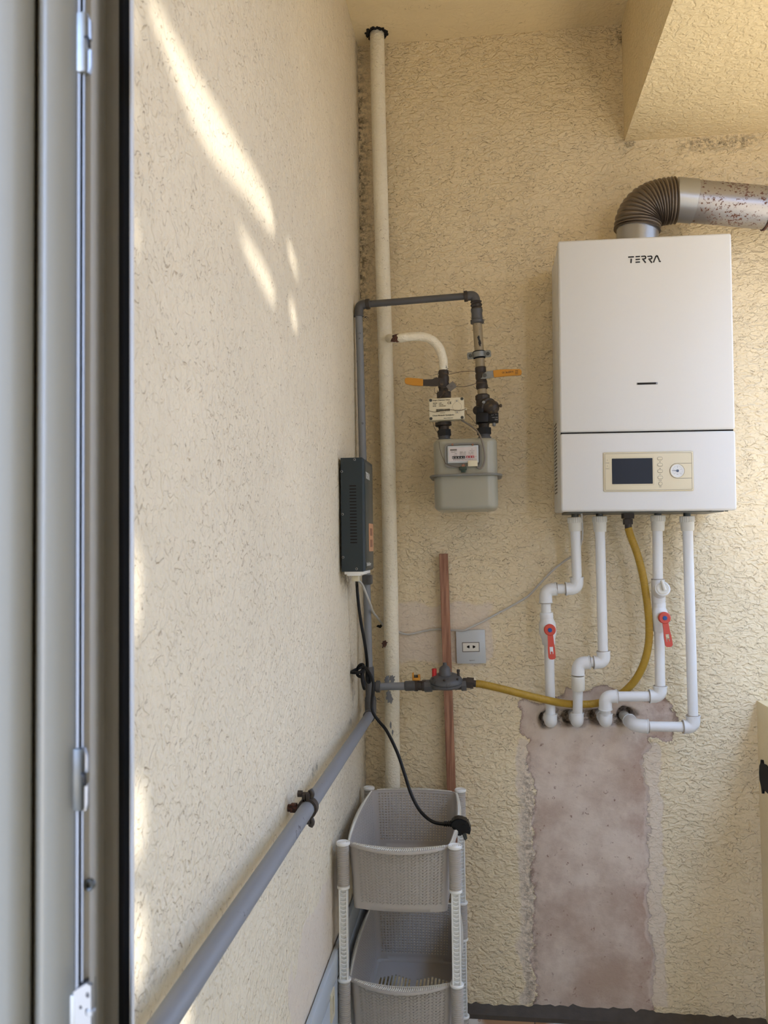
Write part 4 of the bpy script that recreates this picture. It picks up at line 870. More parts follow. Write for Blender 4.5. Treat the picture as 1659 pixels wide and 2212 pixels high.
bm = BM(); fbox(bm, SD_, .010, SW-.003, -.006, .0005, -.11, .0, .001); fbox(bm, SD_, .016, SW-.010, -.009, -.004, -.10, .002, .001); obj('terminal_cover', bm, M_WPOST, st)
bm = BM(); fbox(bm, SD_, .024, .040, -.022, -.008, -.03, -.012, .002); obj('cable_gland', bm, M_CREAM, st)

# ------------------------------------------------------------ black mains cable with knot and plug
KX = LEFT_X+.022
def K(x, y, X): return LW(x, y, X)
e5 = lambda x, y, o2: P(x, y, o2)
z6 = lambda x, y, o2: P(740+x/10.37, 1420+y/10.37, o2)
cab = [K(770, 1240, LEFT_X+.03), e5(771, 1262, .26), e5(774, 1300, .255), e5(780, 1345, .25), e5(788, 1390, .24), e5(793, 1430, .22), z6(545, 330, .20), z6(540, 480, .19), z6(580, 560, .185), z6(620, 520, .185), z6(600, 400, .19), z6(540, 290, .20), z6(440, 220, .21), z6(330, 260, .22), z6(200, 330, .235),
       z6(300, 345, .245), z6(420, 320, .24), z6(470, 250, .235), z6(450, 160, .23), z6(370, 190, .225), z6(320, 300, .22), z6(340, 400, .215), z6(400, 430, .215), z6(450, 400, .21), z6(470, 300, .215), z6(430, 300, .225), z6(435, 450, .235), z6(455, 600, .235), z6(485, 700, .23), z6(495, 660, .225), z6(470, 500, .22), z6(450, 340, .225), z6(460, 240, .235), z6(520, 240, .245),
       z6(590, 340, .255), z6(650, 450, .26), z6(690, 580, .265), z6(680, 750, .27), z6(660, 950, .27), z6(660, 1150, .275), z6(710, 1290, .28), z6(830, 1450, .285), e5(836, 1580, .30), e5(858, 1625, .32), e5(874, 1672, .34), e5(888, 1715, .355), e5(908, 1752, .37), e5(935, 1775, .385), e5(966, 1781, .39)]
pw = thing('power_cable', e5(966, 1781, .39), 'black mains cable knotted on the left wall, its plug hanging over the basket rim', 'power cable')
bm = BM(); tube(bm, smooth(cab, 6), .0037, 12); obj('cord', bm, M_BLACK, pw, 80)
PF = Fr(e5(964, 1781, .39), (1, 0, -.02), (0, 0, 1))
pxy = lambda x, y: PF.uv(680+x/4.1475, 1650+y/4.1475)
bm = BM()
for i in range(5): cyl(bm, PF.p(*pxy(1158+i*18, 537), 0), PF.p(*pxy(1168+i*18, 537), 0), .0058+.0004*i, 14, .0006)
cyl(bm, PF.p(*pxy(1155, 537), 0), PF.p(*pxy(1240, 535), 0), .0048, 14); obj('strain_relief', bm, M_BLACK, pw)
bm = BM(); prism(bm, PF, [pxy(*p) for p in ((1218, 515), (1222, 560), (1246, 566), (1255, 600), (1278, 632), (1320, 628), (1345, 600), (1385, 612), (1402, 580), (1388, 545), (1372, 502), (1300, 474), (1262, 478), (1240, 492))], -.014, .012)
bmesh.ops.bevel(bm, geom=[e2 for e2 in bm.edges], offset=.0022, segments=2, affect='EDGES'); obj('plug_body', bm, M_BLACK, pw)
bm = BM(); prism(bm, PF, [pxy(*p) for p in ((1322, 540), (1338, 548), (1352, 600), (1390, 612), (1395, 590), (1370, 575), (1350, 530), (1330, 525))], .011, .0145); obj('plug_ridge', bm, M_BLACK, pw)
for dx in (0, 20):
    bm = BM(); a = PF.p(*pxy(1325+dx, 615), -.003-dx*.0003); c = PF.p(*pxy(1350+dx*.4, 688), -.003-dx*.0003); tube(bm, [a, a.lerp(c, .9), c], [.0024, .0024, .0016], 10); obj('plug_pin', bm, M_DARKZ, pw)
bm = BM(); q = z6(190, 350, .235); cyl(bm, V((LEFT_X-.004, q.y, q.z)), q+V((.012, 0, .002)), .0028, 10); tag(obj('wall_nail', bm, M_DARKZ), 'dark nail in the left wall holding the knotted black cable', 'nail')

# white cable
wc = [SD_.p(.034, -.016, -.015), e5(782, 1262, .22), e5(792, 1285, .2), e5(801, 1308, .17), e5(806, 1322, .13), e5(815, 1334, .07), e5(824, 1345, .02), e5(827, 1352, -.01)]
wire('white_cable', 'white cable looping from the stabilizer down behind the thick riser', wc, .0029, M_WCAB, 'cable')
bm = BM(); q = Fr(P(820, 1353, .0), (1, 0, 0), (0, 0, 1)); prism(bm, q, [(-.009, 0), (-.004, .004), (0, .003), (.004, .006), (.008, .002), (.005, -.002), (.002, -.005), (-.003, -.003)], -.01, .0015); o = obj('wall_hole', bm, M_HOLE); o['kind'] = 'structure'; o.name = 'trim_4'
wc = [e5(838, 1352, .004), e5(850, 1360, .006), e5(864, 1367, .006), e5(885, 1370, .006), e5(915, 1363, .006), e5(945, 1359, .006), e5(975, 1361, .006), e5(1000, 1362, .015), e5(1012, 1357, .015), e5(1040, 1344, .01), e5(1075, 1325, .008), e5(1105, 1309, .008), e5(1140, 1288, .01), e5(1165, 1262, .015), e5(1190, 1236, .02), e5(1215, 1215, .03), e5(1240, 1198, .045), e5(1253, 1180, .06), e5(1258, 1155, .08), e5(1257, 1125, .1), e5(1255, 1100, .12)]
wire('white_cable', 'thin off-white cable drooping across the back wall up to the boiler', wc, .0027, M_WCAB, 'cable')

# ------------------------------------------------------------ stick, socket
SO_ = .022
a = P(958, 1196, SO_); c = P(975, 1697, SO_); d = (c-a); c2 = a+d*((.005-a.z)/d.z)
bm = BM(); kf = Fr(c2, d.cross(V((0, 1, 0))), a-c2); wd = .0112
fbox(bm, kf, -wd, wd, 0, (a-c2).length, -.011, .011, .0012, 1); tag(obj('wooden_batten', bm, M_WOOD), 'red-brown wooden batten leaning upright against the back wall behind the regulator', 'wooden batten')
so = thing('wall_socket', P(1019, 1434, .005), 'square silver-grey wall socket right of the wooden batten', 'socket')
SOF = Fr(P(987, 1434, .011), P(1051, 1433, .011)-P(987, 1434, .011), P(984.5, 1362, .011)-P(987.5, 1434, .011))
u1 = SOF.uv(1050, 1433)[0]; v1 = SOF.uv(985, 1361.5)[1]
fbox(b := BM(), SOF, 0, u1, 0, v1, -.010, 0, .0012, 2); obj('plate', b, M_SILV, so)
s7 = lambda x, y: SOF.uv(700+x/4.1475, 1300+y/4.1475)
ua, va = s7(1240, 450); ub, vb = s7(1391, 360)
b2 = fill2d(SOF, rrect(ua, va, ub, vb, .0005, 1), [rrect(ua+.0018, va+.0018, ub-.0018, vb-.0018, .0005, 1)], .0012, .0004); obj('insert_rim', b2, M_INKG, so)
fbox(b := BM(), SOF, ua+.0018, ub-.0018, va+.0018, vb-.0018, -.001, .0008); ins = obj('insert', b, M_PPRO, so)
for sg, x in ((1, 1293), (-1, 1342)):
    u, v = s7(x, 403); bm = BM(); prism(bm, SOF, [(u-sg*.0040, v), (u-sg*.0030, v+.002), (u+sg*.001, v+.0036), (u+sg*.003, v+.0036), (u+sg*.003, v-.0036), (u+sg*.001, v-.0036), (u-sg*.003, v-.002)][::sg], .0006, .0011); obj('pin_hole', bm, M_HOLE, ins)
bm = BM(); u, v = s7(1325, 528); text(bm, SOF, 'legrand', u, v, .0026, .0003, width=.0135, bold=.01); obj('maker_text', bm, M_INKG, so)

# ------------------------------------------------------------ pressure regulator, mini valve and yellow hose
rg = thing('gas_regulator', P(963, 1490, GO), 'dark grey gas pressure regulator with a red cap in front of the wooden batten', 'gas regulator')
r7 = lambda x, y, o2=GO: P(700+x/4.1475, 1300+y/4.1475, o2)
bm = BM(); cyl(bm, r7(905, 755), r7(1270, 748), .0108, 20, .001); cyl(bm, r7(898, 755), r7(968, 752), .0152, 8, .001); cyl(bm, r7(1228, 745), r7(1275, 742), .0152, 8, .001); bx0 = r7(970, 750); fibres(bm, r7(890, 760), .012, 5, 61, .022); fibres(bm, r7(1260, 790), .01, 6, 62, .018); obj('body', bm, M_GREY, rg)
bm = BM(); ax = V((0, -.18, 1)); lathe(bm, r7(1095, 722), ax, [(-.010, .020), (-.008, .036), (-.004, .0405), (.001, .0405), (.0015, .0388), (.003, .0388), (.0035, .0405), (.008, .0398), (.013, .036), (.017, .030), (.019, .020), (.0195, .001)], 44); dsk = obj('diaphragm_housing', bm, M_GREY, rg)
for t in range(6):
    a = math.radians(t*60+25); q = r7(1095, 722)+ax.normalized()*.0095+V((math.cos(a)*.0345, math.sin(a)*.0345, 0)); bm = BM(); cyl(bm, q, q+ax.normalized()*.0045, .0028, 12, .0007); obj('screw', bm, M_FIT, dsk)
q = r7(1083, 655)
bm = BM(); lathe(bm, q+V((0, 0, -.006)), (0, 0, 1), [(0, .0165), (.006, .0162), (.010, .0160), (.012, .0145), (.020, .0142), (.026, .011), (.029, .0065), (.030, .005), (.036, .0048), (.0365, .003)], 28); obj('spring_cap', bm, M_GREY, rg)
bm = BM(); q = r7(988, 640); cyl(bm, q+V((0, 0, -.009)), q+V((0, 0, .0115)), .0058, 16, .0006); lab(obj('reset_cap', bm, M_REDCAP, rg), 'bright red cap')
bm = BM(); q = r7(1203, 640); tube(bm, [q+V((0, 0, -.014)), q+V((.0, 0, .003)), q+V((0, 0, .004)), q+V((0, 0, .009))], [.0032, .0032, .0042, .0040], 12); obj('vent_stub', bm, M_FIT, rg)
mv = thing('mini_valve', P(900, 1481, GO), 'small brown valve with an orange butterfly handle left of the regulator', 'valve')
bm = BM(); prof_tube(bm, P(895, 1481, GO), P(920, 1481, GO), [(0, .0125), (.1, .0140), (.3, .0140), (.35, .0118), (.65, .0118), (.7, .0135), (1, .0135)], 18); cyl(bm, P(899.5, 1480, GO), P(899.5, 1462, GO), .0062, 14); obj('valve_body', bm, M_FIT, mv)
bm = BM(); q = Fr(P(899.5, 1468, GO), (1, 0, 0), (0, 0, 1)); fbox(bm, q, -.010, .010, -.0015, .0055, -.008, .008, .0015); fbox(bm, q, -.010, -.006, .0, .0175, -.006, .008, .0012); fbox(bm, q, .004, .0095, .002, .0125, -.008, .006, .0012); hd = lab(obj('butterfly_handle', bm, M_YEL, mv), 'orange butterfly handle')
bm = BM(); hexnut(bm, q.p(-.001, .004, 0), q.p(-.001, .0115, 0), .005); obj('handle_nut', bm, M_DARKZ, hd)
hs = thing('gas_hose', P(1205, 1516, .1), 'yellow ribbed gas hose looping from the regulator up to the boiler', 'hose')
hp2 = [P(x, y, o2) for x, y, o2 in ((1028, 1477, GO), (1040, 1478, GO), (1080, 1487, .12), (1130, 1500, .105), (1180, 1512, .09), (1215, 1519, .05), (1250, 1521.5, .045), (1290, 1519, .045), (1325, 1509, .05), (1352, 1491, .06), (1375, 1465, .075), (1392, 1430, .085), (1401, 1390, .09), (1402, 1345, .095), (1397, 1295, .1), (1388, 1240, .1), (1376, 1195, .1), (1363, 1160, .1), (1357, 1140, .1))]
path = smooth(hp2, 12); L3 = [0]
for a, c in zip(path, path[1:]): L3.append(L3[-1]+(c-a).length)
NN = int(L3[-1]/.0034)*4; pp = []; rr = []; j = 0
for i in range(NN+1):
    s2 = L3[-1]*i/NN
    while j < len(path)-2 and L3[j+1] < s2: j += 1
    pp.append(path[j].lerp(path[j+1], (s2-L3[j])/(L3[j+1]-L3[j]))); rr.append(.0088 + .0007*(0, .8, 1, .8)[i % 4])
bm = BM(); tube(bm, pp, rr, 12); obj('ribbed_hose', bm, M_HOSE, hs, 80)
bm = BM(); hexnut(bm, P(1008, 1474.5, GO), P(1023, 1476, GO), .0145); cyl(bm, P(1000, 1474, GO), P(1010, 1474.5, GO), .0115, 16); cyl(bm, P(1021, 1476, GO), P(1034, 1478, GO), .0085, 16); obj('hose_nut', bm, M_FIT, hs)
bm = BM(); hexnut(bm, P(1356, 1106, .1), P(1356, 1120, .1), .0152); hexnut(bm, P(1356, 1121, .1), P(1356.5, 1133, .1), .0118); cyl(bm, P(1356, 1118, .1), P(1357.5, 1143, .1), .0085, 16); cyl(bm, P(1356, 1100, .1), P(1356, 1108, .1), .0095, 16); obj('boiler_nut', bm, M_FIT, hs)

# ------------------------------------------------------------ white water pipes
PR, ER = .0121, .0160
Q = lambda x, y, o2=.085: P(x, y, o2)
def segs(par, *pairs):
    for a, c in pairs: bm = BM(); cyl(bm, a, c, PR, 20); obj('pipe', bm, M_PPR, par)
def coupling(a, c, par, m=None):
    "ribbed threaded coupling hanging under the boiler"
    a, c = V(a), V(c); bm = BM(); d = (c-a); L4 = d.length; u = d.normalized()
    lathe(bm, a, u, [(0, .0150), (.001, .0168), (L4*.38, .0172), (L4*.40, .0162), (L4*.95, .0155), (L4, .0145)], 28)
    s1 = u.orthogonal().normalized(); s2 = u.cross(s1)
    for k in range(22):
        an = 2*PI*k/22; q = s1*math.cos(an)+s2*math.sin(an); p0 = a+u*.0015+q*.0168; tube(bm, [p0, p0+u*(L4*.36)], .0012, 5)
    return obj('threaded_coupling', bm, m or M_PPRO, par)
def stub(x, y, par, o2=.1):
    bm = BM(); cyl(bm, P(x, y-12, o2), P(x, y+14, o2), .0088, 16); return obj('metal_tail', bm, M_DARKZ, par)
def joint(p, d, par, r=PR): 
    bm = BM(); d = V(d).normalized(); cyl(bm, V(p)-d*.0008, V(p)+d*.0008, r+.0010, 20); return obj('joint_line', bm, M_GRIME, par)
def valve(a, c, hub, tip, par, ps, blue=True):
    a, c = V(a), V(c); bm = BM(); prof_tube(bm, a, c, [(0, .0155), (.03, .0165), (.16, .0165), (.2, .0160), (.34, .0205), (.62, .0215), (.8, .0175), (.84, .0165), (.97, .0165), (1, .0155)], 28)
    h0 = ps(*hub); hz = V((0, -1, 0)); q0 = h0+V((0, .034, 0)); cyl(bm, q0+hz*.01, q0+hz*.026, .0135, 22, .002); vb2 = obj('ball_valve', bm, M_PPR, par)
    bm = BM(); fr = Fr(h0, (1, 0, 0), (0, 0, 1)); ti = fr.uv(*tip); t = V(ti); L4 = t.length; d = t/L4; n2 = V((-d.y, d.x))
    cyl(bm, fr.p(0, 0, -.012), fr.p(0, 0, .0015), .0142, 26, .002)
    pl = [d*.010+n2*.0065, d*.010-n2*.0065, d*.03-n2*.0072, d*.045-n2*.0085, d*(L4-.004)-n2*.0088, d*L4-n2*.006, d*(L4+.001), d*L4+n2*.006, d*(L4-.004)+n2*.0088, d*.045+n2*.0085, d*.03+n2*.0072]
    hole = [d*(L4-.030)-n2*.0042, d*(L4-.012)-n2*.0042, d*(L4-.012)+n2*.0042, d*(L4-.030)+n2*.0042]
    b2 = fill2d(fr, [tuple(p) for p in pl], [[tuple(p) for p in hole]], .006, -.003); add(bm, b2)
    q = [d*(L4-.018)-n2*.0022, d*(L4-.006)-n2*.0022, d*(L4-.006)+n2*.0022, d*(L4-.018)+n2*.0022]; prism(bm, fr, [tuple(p) for p in q], -.005, -.001)
    lab(obj('lever', bm, M_RED, vb2), 'red plastic lever')
    bm = BM(); disc(bm, fr, 0, 0, .0052, .001, .0042, 20, .0006); lab(obj('lever_cap', bm, M_BLUE, vb2), 'small blue cap')
    return vb2
def wall_elbow(x, y, par, mouth_y, o2, body=None):
    "elbow whose socket points up and whose tail enters the wall"
    c = P(x, y, o2); bm = BM(); elbow(bm, P(x-.5, mouth_y, o2), c, V((c.x, WALL_Y-.012, c.z+.006)), ER, 20); o = obj('elbow', bm, body or M_PPR, par, 60)
    bm = BM(); cyl(bm, V((c.x, WALL_Y-.02, c.z+.006)), V((c.x-.002, WALL_Y+.03, c.z+.008)), PR*1.05, 18); obj('wall_tail', bm, M_PPR, par); return o
# A
A1 = thing('water_pipe', Q(1189, 1560, .05), 'leftmost white water pipe, kinked left, with a red-lever valve', 'pipe', None)
stub(1242, 1106, A1); coupling(P(1241, 1117, .1), P(1243, 1148, .1), A1)
segs(A1, (P(1243, 1145, .1), P(1246, 1252, .09)), (Q(1222, 1272), Q(1196, 1272)), (Q(1179, 1295), Q(1180, 1335)), (Q(1185.5, 1380, .075), Q(1189.5, 1550, .05)))
bm = BM(); elbow(bm, Q(1246, 1247), Q(1246.5, 1271), Q(1222, 1272), ER, 20); obj('elbow', bm, M_PPR, A1, 60)
bm = BM(); elbow(bm, Q(1202, 1272), Q(1178.5, 1275), Q(1179, 1302), ER, 20); obj('elbow', bm, M_PPR, A1, 60)
valve(Q(1180, 1323), Q(1185.5, 1392, .08), (1188, 1361, .12), (1193, 1424), A1, P)
for p, d in ((Q(1246, 1246.5), (0, 0, 1)), (Q(1221, 1272), (1, 0, 0)), (Q(1203, 1272), (1, 0, 0)), (Q(1179, 1303), (0, 0, 1))): joint(p, d, A1, ER*.93)
wall_elbow(1190, 1562, A1, 1542, .05)
# B
B1 = thing('water_pipe', Q(1247, 1560, .05), 'second white water pipe, kinked left, without any valve, left of the yellow hose', 'pipe', None)
stub(1295, 1105, B1); coupling(P(1295, 1115, .1), P(1296, 1149, .1), B1)
segs(B1, (P(1296, 1145, .1), Q(1302.5, 1410)), (Q(1284, 1430), Q(1268, 1431)), (Q(1248.5, 1480, .075), Q(1247.5, 1550, .05)))
bm = BM(); elbow(bm, Q(1303, 1407), Q(1305.5, 1430), Q(1283, 1431), ER, 20); obj('elbow', bm, M_PPR, B1, 60)
bm = BM(); elbow(bm, Q(1274, 1431), Q(1249, 1433), Q(1248.5, 1458), ER, 20); obj('elbow', bm, M_PPR, B1, 60)
bm = BM(); prof_tube(bm, Q(1248.5, 1459), Q(1249, 1490, .078), [(0, .0155), (.04, .0164), (.96, .0164), (1, .0155)]); lab(obj('coupling', bm, M_PPRO, B1), 'slightly yellowed coupling')
for p, d in ((Q(1303, 1406.5), (0, 0, 1)), (Q(1282, 1431), (1, 0, 0)), (Q(1275, 1431), (1, 0, 0)), (Q(1248.5, 1458.5), (0, 0, 1))): joint(p, d, B1, ER*.93)
wall_elbow(1247, 1561, B1, 1540, .05)
# C
C1 = thing('water_pipe', Q(1309, 1560, .05), 'white water pipe right of the yellow hose, with stopcock and red-lever valve', 'pipe', None)
stub(1421, 1104, C1); coupling(P(1421, 1113, .1), P(1421, 1147, .1), C1)
segs(C1, (P(1420.5, 1145, .1), P(1421, 1260, .095)), (Q(1424, 1355), Q(1426, 1485)), (Q(1404, 1504), Q(1332, 1504.5, .08)), (Q(1308, 1525, .075), Q(1308.5, 1550, .06)))
bm = BM(); prof_tube(bm, P(1421, 1252, .092), P(1423, 1302, .088), [(0, .0150), (.03, .0160), (.92, .0165), (.95, .0155), (1, .0155)]); a = P(1423, 1283, .09); c = P(1431.5, 1271, .135); prof_tube(bm, a, c, [(0, .014), (.5, .0165), (.8, .0178), (.97, .0182), (1, .0165)]); sc = obj('stopcock', bm, M_PPR, C1)
ax = (c-a).normalized(); WFr = Fr(c, V((1, 0, 0))-ax*ax.x, V((0, 0, 1)))
bm = BM(); lathe(bm, c, ax, [(0, .0150), (.002, .0148), (.003, .0128), (.0022, .0126), (.0022, .0001)], 28); tube(bm, [c+ax*.002+V((-.002, 0, .017)), c+ax*.007+V((-.001, 0, .010)), c+ax*.007+V((.003, 0, -.006))], [.0042, .0036, .0045], 12); obj('wing_handle', bm, M_PPRO, sc)
valve(Q(1423, 1300), Q(1425, 1364), (1436, 1335, .13), (1446, 1397), C1, P)
bm = BM(); elbow(bm, Q(1426, 1482), Q(1426, 1504), Q(1403, 1504), ER, 20); obj('elbow', bm, M_PPR, C1, 60)
bm = BM(); elbow(bm, Q(1333, 1504, .08), Q(1307.5, 1505, .08), Q(1308, 1532, .075), ER, 20); obj('elbow', bm, M_PPR, C1, 60)
for p, d in ((Q(1426, 1481.5), (0, 0, 1)), (Q(1402.5, 1504), (1, 0, 0)), (Q(1334, 1504, .08), (1, 0, 0)), (Q(1308, 1533, .075), (0, 0, 1)), (P(1421, 1251, .094), (0, 0, 1)), (Q(1423, 1301), (0, 0, 1))): joint(p, d, C1, ER*.93)
wall_elbow(1309, 1561, C1, 1541, .06)
# D
D1 = thing('water_pipe', Q(1497, 1570, .07), 'rightmost white water pipe, long and straight, turning left into the wall low down', 'pipe', None)
stub(1484, 1104, D1); coupling(P(1484, 1115, .1), P(1485.5, 1147, .1), D1)
segs(D1, (P(1485.5, 1145, .1), Q(1497, 1550, .075)), (Q(1476, 1570, .075), Q(1399, 1569, .072)))
bm = BM(); elbow(bm, Q(1497, 1546, .075), Q(1498.5, 1570, .075), Q(1476, 1570, .075), ER*1.02, 20); obj('elbow', bm, M_PPR, D1, 60)
c = Q(1371, 1567, .068); d = P(1347, 1545, -.03)
bm = BM(); elbow(bm, Q(1400, 1569, .07), c, c.lerp(d, .45), ER*1.04, 20); obj('elbow', bm, M_PPR, D1, 60)
bm = BM(); cyl(bm, c.lerp(d, .3), d, PR*1.05, 18); obj('wall_tail', bm, M_PPRO, D1)
for p, dd in ((Q(1497, 1545.5, .075), (0, 0, 1)), (Q(1475, 1570, .075), (1, 0, 0)), (Q(1401, 1569, .07), (1, 0, 0))): joint(p, dd, D1, ER*.95)

# ------------------------------------------------------------ plastic basket tower
BX0, BX1, BY0, BY1, ZT, PITCH3 = -.2955, -.0685, 1.70, 2.085, .893, .272
tw = thing('storage_tower', ((BX0+BX1)/2, (BY0+BY1)/2, 0), 'tall grey-beige plastic basket tower with white posts in the wall corner', 'storage tower')
BHH = .136
def perim(t, cell=.0085):
    "perimeter of the basket at height fraction t (0 bottom, 1 rim): bowed rounded rectangle; list of (x, y, side, s)"
    ins = .0105 + .007*(1-t) ; bow = (.014*t+.008, .010*t, .012*t, .006*t)   # front right back left
    x0, x1, y0, y1 = BX0+ins, BX1-ins, BY0+ins-.004, BY1-ins; cr2 = .011; pts = []
    def side(ax0, ay0, ax1, ay1, nx, ny, bw, n, sd):
        for i in range(n):
            s = i/n; b = bw*math.sin(PI*s)**.8 if 0 < s < 1 else 0; pts.append((ax0+(ax1-ax0)*s+nx*b, ay0+(ay1-ay0)*s+ny*b, sd, s))
    def corner(cx, cy, a0):
        for i in range(3): a = math.radians(a0+90*i/3); pts.append((cx+cr2*math.cos(a), cy+cr2*math.sin(a), -1, 0))
    side(x0+cr2, y0, x1-cr2, y0, 0, -1, bow[0], 24, 0); corner(x1-cr2, y0+cr2, -90)
    side(x1, y0+cr2, x1, y1-cr2, 1, 0, bow[1], 36, 1); corner(x1-cr2, y1-cr2, 0)
    side(x1-cr2, y1, x0+cr2, y1, 0, 1, bow[2], 24, 2); corner(x0+cr2, y1-cr2, 90)
    side(x0, y1-cr2, x0, y0+cr2, -1, 0, bow[3], 36, 3); corner(x0+cr2, y0+cr2, 180)
    return pts
def make_basket():
    bm = BM(); rows = 18; H0 = .022; ts = [0, .03, .09] + [.13+(.96-.13)*i/rows for i in range(rows+1)] + [1.0]
    G = []
    for t in ts:
        pr2 = perim(t); z = ZT-BHH + BHH*t
        if t == 0:
            pr2 = perim(0); cx = (BX0+BX1)/2; cy = (BY0+BY1)/2; pr2 = [(cx+(x-cx)*.93, cy+(y-cy)*.96, a, s) for x, y, a, s in pr2]
        elif t == .03: z = ZT-BHH+.003; pr2 = perim(0)
        G.append([(V((x, y, z)), sd, s) for x, y, sd, s in pr2])
    n = len(G[0]); VV = [[bm.verts.new(p[0]) for p in row] for row in G]
    for j in range(len(ts)-1):
        for i in range(n):
            k = (i+1) % n; q = (VV[j][i], VV[j][k], VV[j+1][k], VV[j+1][i]); sd, s = G[j][i][1], G[j][i][2]
            cell = 3 <= j < 3+rows and sd >= 0 and .02 < s and s < .97
            if not cell: bm.faces.new(q); continue
            a, b_, c_, d_ = [v.co.copy() for v in q]; out = (b_-a).cross(d_-a).normalized()
            def bil(u, v): return a*(1-u)*(1-v)+b_*u*(1-v)+c_*u*v+d_*(1-u)*v
            ty = i % 3
            if ty == 0: hl = [(.30, .25), (.70, .25), (.84, .70), (.16, .70)]
            elif ty == 1: hl = [(.30, .18), (.62, .12), (.80, .80), (.52, .86)]
            else: hl = [(.38, .12), (.70, .18), (.48, .86), (.20, .80)]
            if j % 2 == 0 and ty == 0: hl = [(.30, .3), (.70, .3), (.80, .72), (.20, .72)]
            if sd in (0, 2): hl = [(.5+(u-.5)*.72, .48+(v-.48)*.72) for u, v in hl]
            iv = [bm.verts.new(bil(u, v)+out*.0003) for u, v in hl]; ov = q
            for m in range(4): bm.faces.new((ov[m], ov[(m+1) % 4], iv[(m+1) % 4], iv[m]))
    return bm
def solid(o, th, off=-1):
    m = o.modifiers.new('s', 'SOLIDIFY'); m.thickness = th; m.offset = off
# floor plate with slots
def floor_plate():
    pr2 = perim(0); cx = (BX0+BX1)/2; cy = (BY0+BY1)/2; outer = [(cx+(x-cx)*.93, -(cy+(y-cy)*.96)) for x, y, a, s in pr2]; holes = []
    fr = Fr((0, 0, ZT-BHH), (1, 0, 0), (0, -1, 0))
    for half in (0, 1):
        for i in range(9):
            x = cx + (-.078+.0085*i if half == 0 else .008+.0085*i); k = abs(i-4)/4
            for r in range(4):
                yb = BY0+.06+r*.062; yt2 = yb+.054 - (.016*k if r == 3 else 0); yb += .016*k if r == 0 else 0
                holes.append([(x, -yb), (x+.0046, -yb), (x+.0046, -yt2), (x, -yt2)])
    return fill2d(fr, outer, [h[::-1] for h in holes], .002)
def rimw(q):
    sd, s = q[2], q[3]
    return {0: .5+1.5*math.sin(PI*s), 1: .4+.45*math.sin(PI*s), 2: .5+1.1*math.sin(PI*s), 3: .4+.45*math.sin(PI*s)}.get(sd, .4)
def rim_bm(sections=True):
    bm = BM(); pr2 = perim(1.0); n = len(pr2); cx = (BX0+BX1)/2; cy = (BY0+BY1)/2
    P0 = [V((x, y, ZT)) for x, y, a, s in pr2]
    for i in range(n):
        pass
    outs = []
    for i in range(n):
        t = (P0[(i+1) % n]-P0[i-1]).normalized(); outs.append(V((t.y, -t.x, 0)))
    def off(i, d, z): i %= n; return P0[i]+outs[i]*d+V((0, 0, z))
    prof = [(-.002, -.002), (-.002, .0012), (.0, .0016), (.0075, .0), (.0095, -.001), (.0095, -.0055), (.0082, -.0055), (.0078, -.0025), (.0, -.001)]
    R2 = [[bm.verts.new(off(i, a*rimw(pr2[i]) if a > 0 else a, z)) for a, z in prof] for i in range(n)]
    for i in range(n):
        A, B = R2[i], R2[(i+1) % n]
        for k in range(len(prof)): bm.faces.new((A[k], A[(k+1) % len(prof)], B[(k+1) % len(prof)], B[k]))
    bmesh.ops.recalc_face_normals(bm, faces=bm.faces[:]); return bm
def braid_bm(side):
    bm = BM(); pr2 = perim(1.0); n = len(pr2); P0 = [V((x, y, ZT)) for x, y, a, s in pr2]
    for i in range(n):
        if pr2[i][2] != side: continue
        a, c = P0[i], P0[(i+1) % n]; t = (c-a).normalized(); o2 = V((t.y, -t.x, 0)); k = rimw(pr2[i])
        tube(bm, [a+V((0, 0, .0012)), c+V((0, 0, .0012))], .0010, 5)
        for h in (0, .5):
            q = a.lerp(c, h); L1 = .0042*k
            tube(bm, [q+o2*.0002+V((0, 0, .0016)), q+o2*L1+t*.0030+V((0, 0, .0019)), q+o2*.0080*k+V((0, 0, .0006))], .0011, 5)
    return bm
def copy_tree(o, parent, dz):
    c = o.copy(); COL.objects.link(c); c.parent = parent
    if dz: c.location = o.location + V((0, 0, dz))
    for ch in o.children: copy_tree(ch, c, 0)
    return c
bk = obj('basket', make_basket(), M_BASK, tw, 60); solid(bk, .0016)
obj('basket_floor', floor_plate(), M_BASK, bk, 60)
rm = obj('basket_rim', rim_bm(), M_BASK, bk, 60); [lab(obj('braided_edge', braid_bm(k), M_PPRO, bk, 60), 'paler braided edge') for k in range(4)]
def knit_bm(side):
    "moulded knit strands on the outside of one basket wall"
    bm = BM(); rows = 18; ts = [.13+(.96-.13)*i/rows for i in range(rows+1)]; G = [[(V((x, y, ZT-BHH+BHH*t)), sd, s2) for x, y, sd, s2 in perim(t)] for t in ts]; n = len(G[0])
    for j in range(rows):
        for i in range(n):
            k = (i+1) % n; sd, s2 = G[j][i][1], G[j][i][2]
            if sd != side or not .02 < s2 < .97: continue
            a, b_, c_, d_ = G[j][i][0], G[j][k][0], G[j+1][k][0], G[j+1][i][0]; out = (b_-a).cross(d_-a).normalized()*.0007
            bil = lambda u, v: a*(1-u)*(1-v)+b_*u*(1-v)+c_*u*v+d_*(1-u)*v+out
            if i % 3 == 0: q = [bil(.0, .95), bil(.5, .82), bil(1, .95)]
            elif i % 3 == 1: q = [bil(.0, .95), bil(.75, .55), bil(.12, .0)]
            else: q = [bil(1, .95), bil(.25, .55), bil(.88, .0)]
            tube(bm, q, .00085, 5)
    return bm
for k in (0, 1, 3): obj('knit_pattern', knit_bm(k), M_BASK, bk, 60)
bk2 = [bk]
for k in (1, 2): bk2.append(copy_tree(bk, tw, -PITCH3*k))
corners = [(BX0, BY0), (BX1, BY0), (BX1, BY1), (BX0, BY1)]
